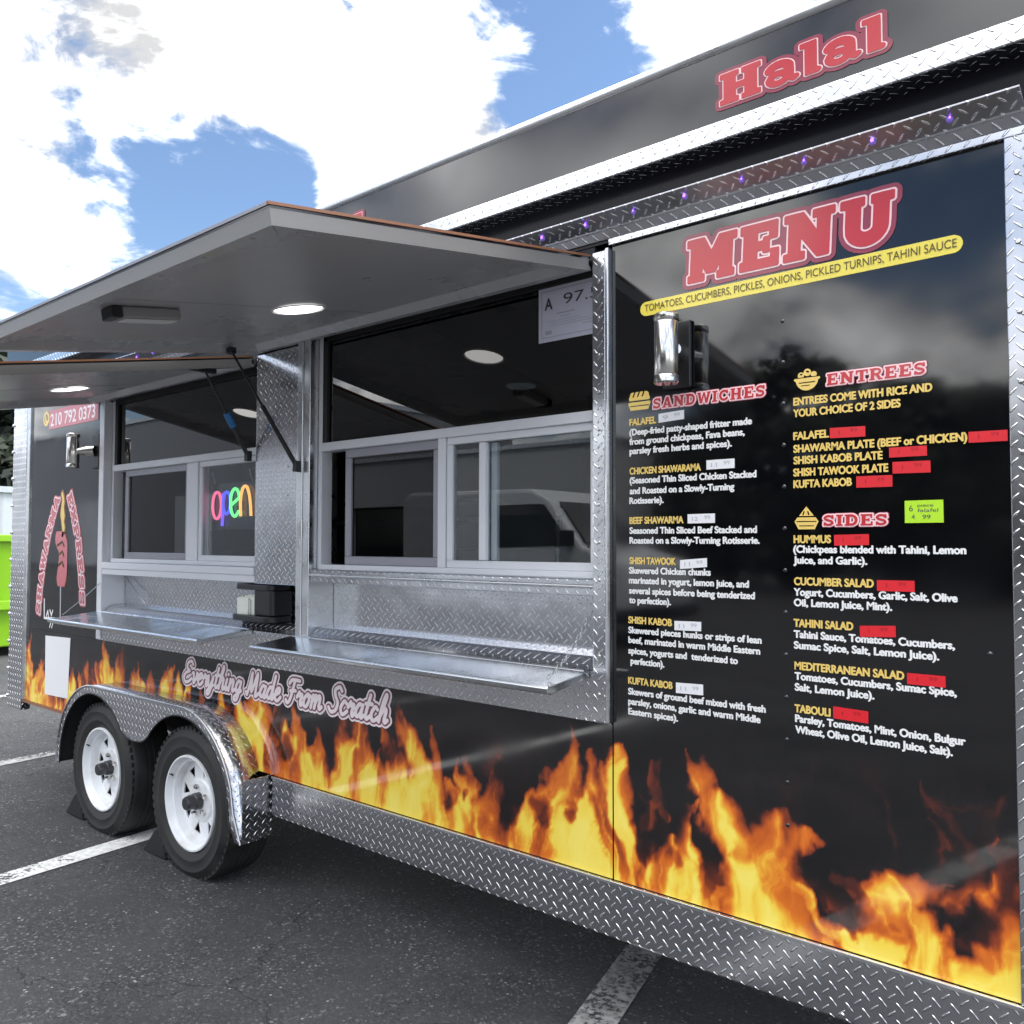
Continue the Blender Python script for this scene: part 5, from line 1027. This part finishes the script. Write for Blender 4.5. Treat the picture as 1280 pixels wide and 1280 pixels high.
tree('cedar_tree', 'tall dark evergreen tree standing beyond the far end of the trailer', -24.6, 6.3, 6.6, 2.6, 3, M['leaf'], True, 130, 60, .17, 2.0)
tree('evergreen_tree', 'lower green tree behind the pale box trailer', -30, 9.5, 4.2, 3.4, 5, M['leaf2'], False, 90, 60, .2, .6)
# the far side of the lot: what the glossy panels and the glass mirror
spots = [(-13.0, -25.0, 6.2, 2.9), (-10.3, -24.0, 7.2, 3.0), (-7.4, -26.0, 6.3, 2.8), (-4.6, -24.5, 5.6, 2.7), (-1.6, -25.5, 5.4, 2.6), (1.5, -24.5, 5.8, 2.8), (4.6, -26.0, 6.2, 2.9), (8.0, -25, 6.0, 2.9)]
for k, (x, y, H, W) in enumerate(spots): tree('boundary_tree', 'leafy dark tree in the row along the other side of the lot', x, y, H, W, 20+k, M['leaf'], False, 70, 60, .26, .5, 'trees along the other side of the lot')
wh = thing('warehouse', 'tall grey warehouse wall across the lot, mirrored in the farther serving window', 'warehouse', (-60, -26, 0))
MB().box(-90, -35.5, -40, -23, 0, 9).build('wall', M['warehouse'], wh); MB().box(-90.1, -35.4, -40.1, -22.9, 9, 9.25).build('roof', M['alu'], wh)
for k in range(4): MB().box(-86+k*13, -82+k*13, -23.0, -22.93, 0, 4.2).build('roller_door', M['box_white'], wh)
vn = thing('delivery_van', 'white delivery van parked across the lot, mirrored in the nearer serving window', 'van', (-8.6, -8.9, 0))
pf = [(-11.0, .42), (-6.35, .42), (-6.25, .75), (-6.35, 1.18), (-7.15, 1.42), (-7.75, 2.12), (-8.1, 2.30), (-10.8, 2.34), (-11.0, 2.2)]
MB().prism(pf, -9.8, -7.9).build('body', M['van_paint'], vn, bevel=.06)
MB().prism([(-7.32, 1.44), (-7.84, 2.06), (-8.75, 2.06), (-8.75, 1.40)], -7.9005, -7.886).build('side_window', M['shop_glass'], vn)
MB().poly([(-7.13, -8.02, 1.47), (-7.13, -9.68, 1.47), (-7.70, -9.60, 2.10), (-7.70, -8.10, 2.10)]).build('windscreen', M['shop_glass'], vn)
MB().box(-10.7, -8.95, -7.8995, -7.887, .62, 2.1).build('sliding_door', M['van_paint'], vn, bevel=.004); MB().box(-11.02, -6.2, -9.82, -7.88, .34, .55).build('bumper', M['black'], vn, bevel=.03)
MB().box(-7.45, -7.25, -7.885, -7.62, 1.42, 1.66).build('mirror', M['black'], vn, bevel=.03)
for x in (-10.1, -7.15):
    for y in (-8.0, -9.7): wv = MB().lathe([(0, -.1), (.2, -.12), (.31, -.11), (.34, -.07), (.34, .07), (.31, .11), (.2, .12), (0, .1)], (x, y, .34), 'y', 28).build('wheel', M['rubber'], vn, smooth=40); MB().lathe([(0, .115), (.19, .124), (.2, .12)], (x, y, .34), 'y', 24).build('rim', M['alu'], wv)
bd = thing('shop_building', 'pale flat roofed shop building across the lot, mirrored in the serving window', 'building', (-23, -24, 0))
MB().box(-34, -14.6, -29, -20, 2.9, 4.7).box(-34, -14.6, -29, -20.4, 0, 2.9).build('wall', M['facade'], bd); MB().box(-34.1, -14.5, -29.1, -19.9, 4.7, 4.85).build('roof', M['alu'], bd)
for k in range(6): w = MB().box(-33.6+k*3.1, -30.7+k*3.1, -20.41, -20.36, .2, 2.85).build('window', M['shop_glass'], bd); frame_bars(MB(), -33.62+k*3.1, -30.68+k*3.1, .18, 2.87, .05, -20.40, -20.34).build('frame', M['black'], w)
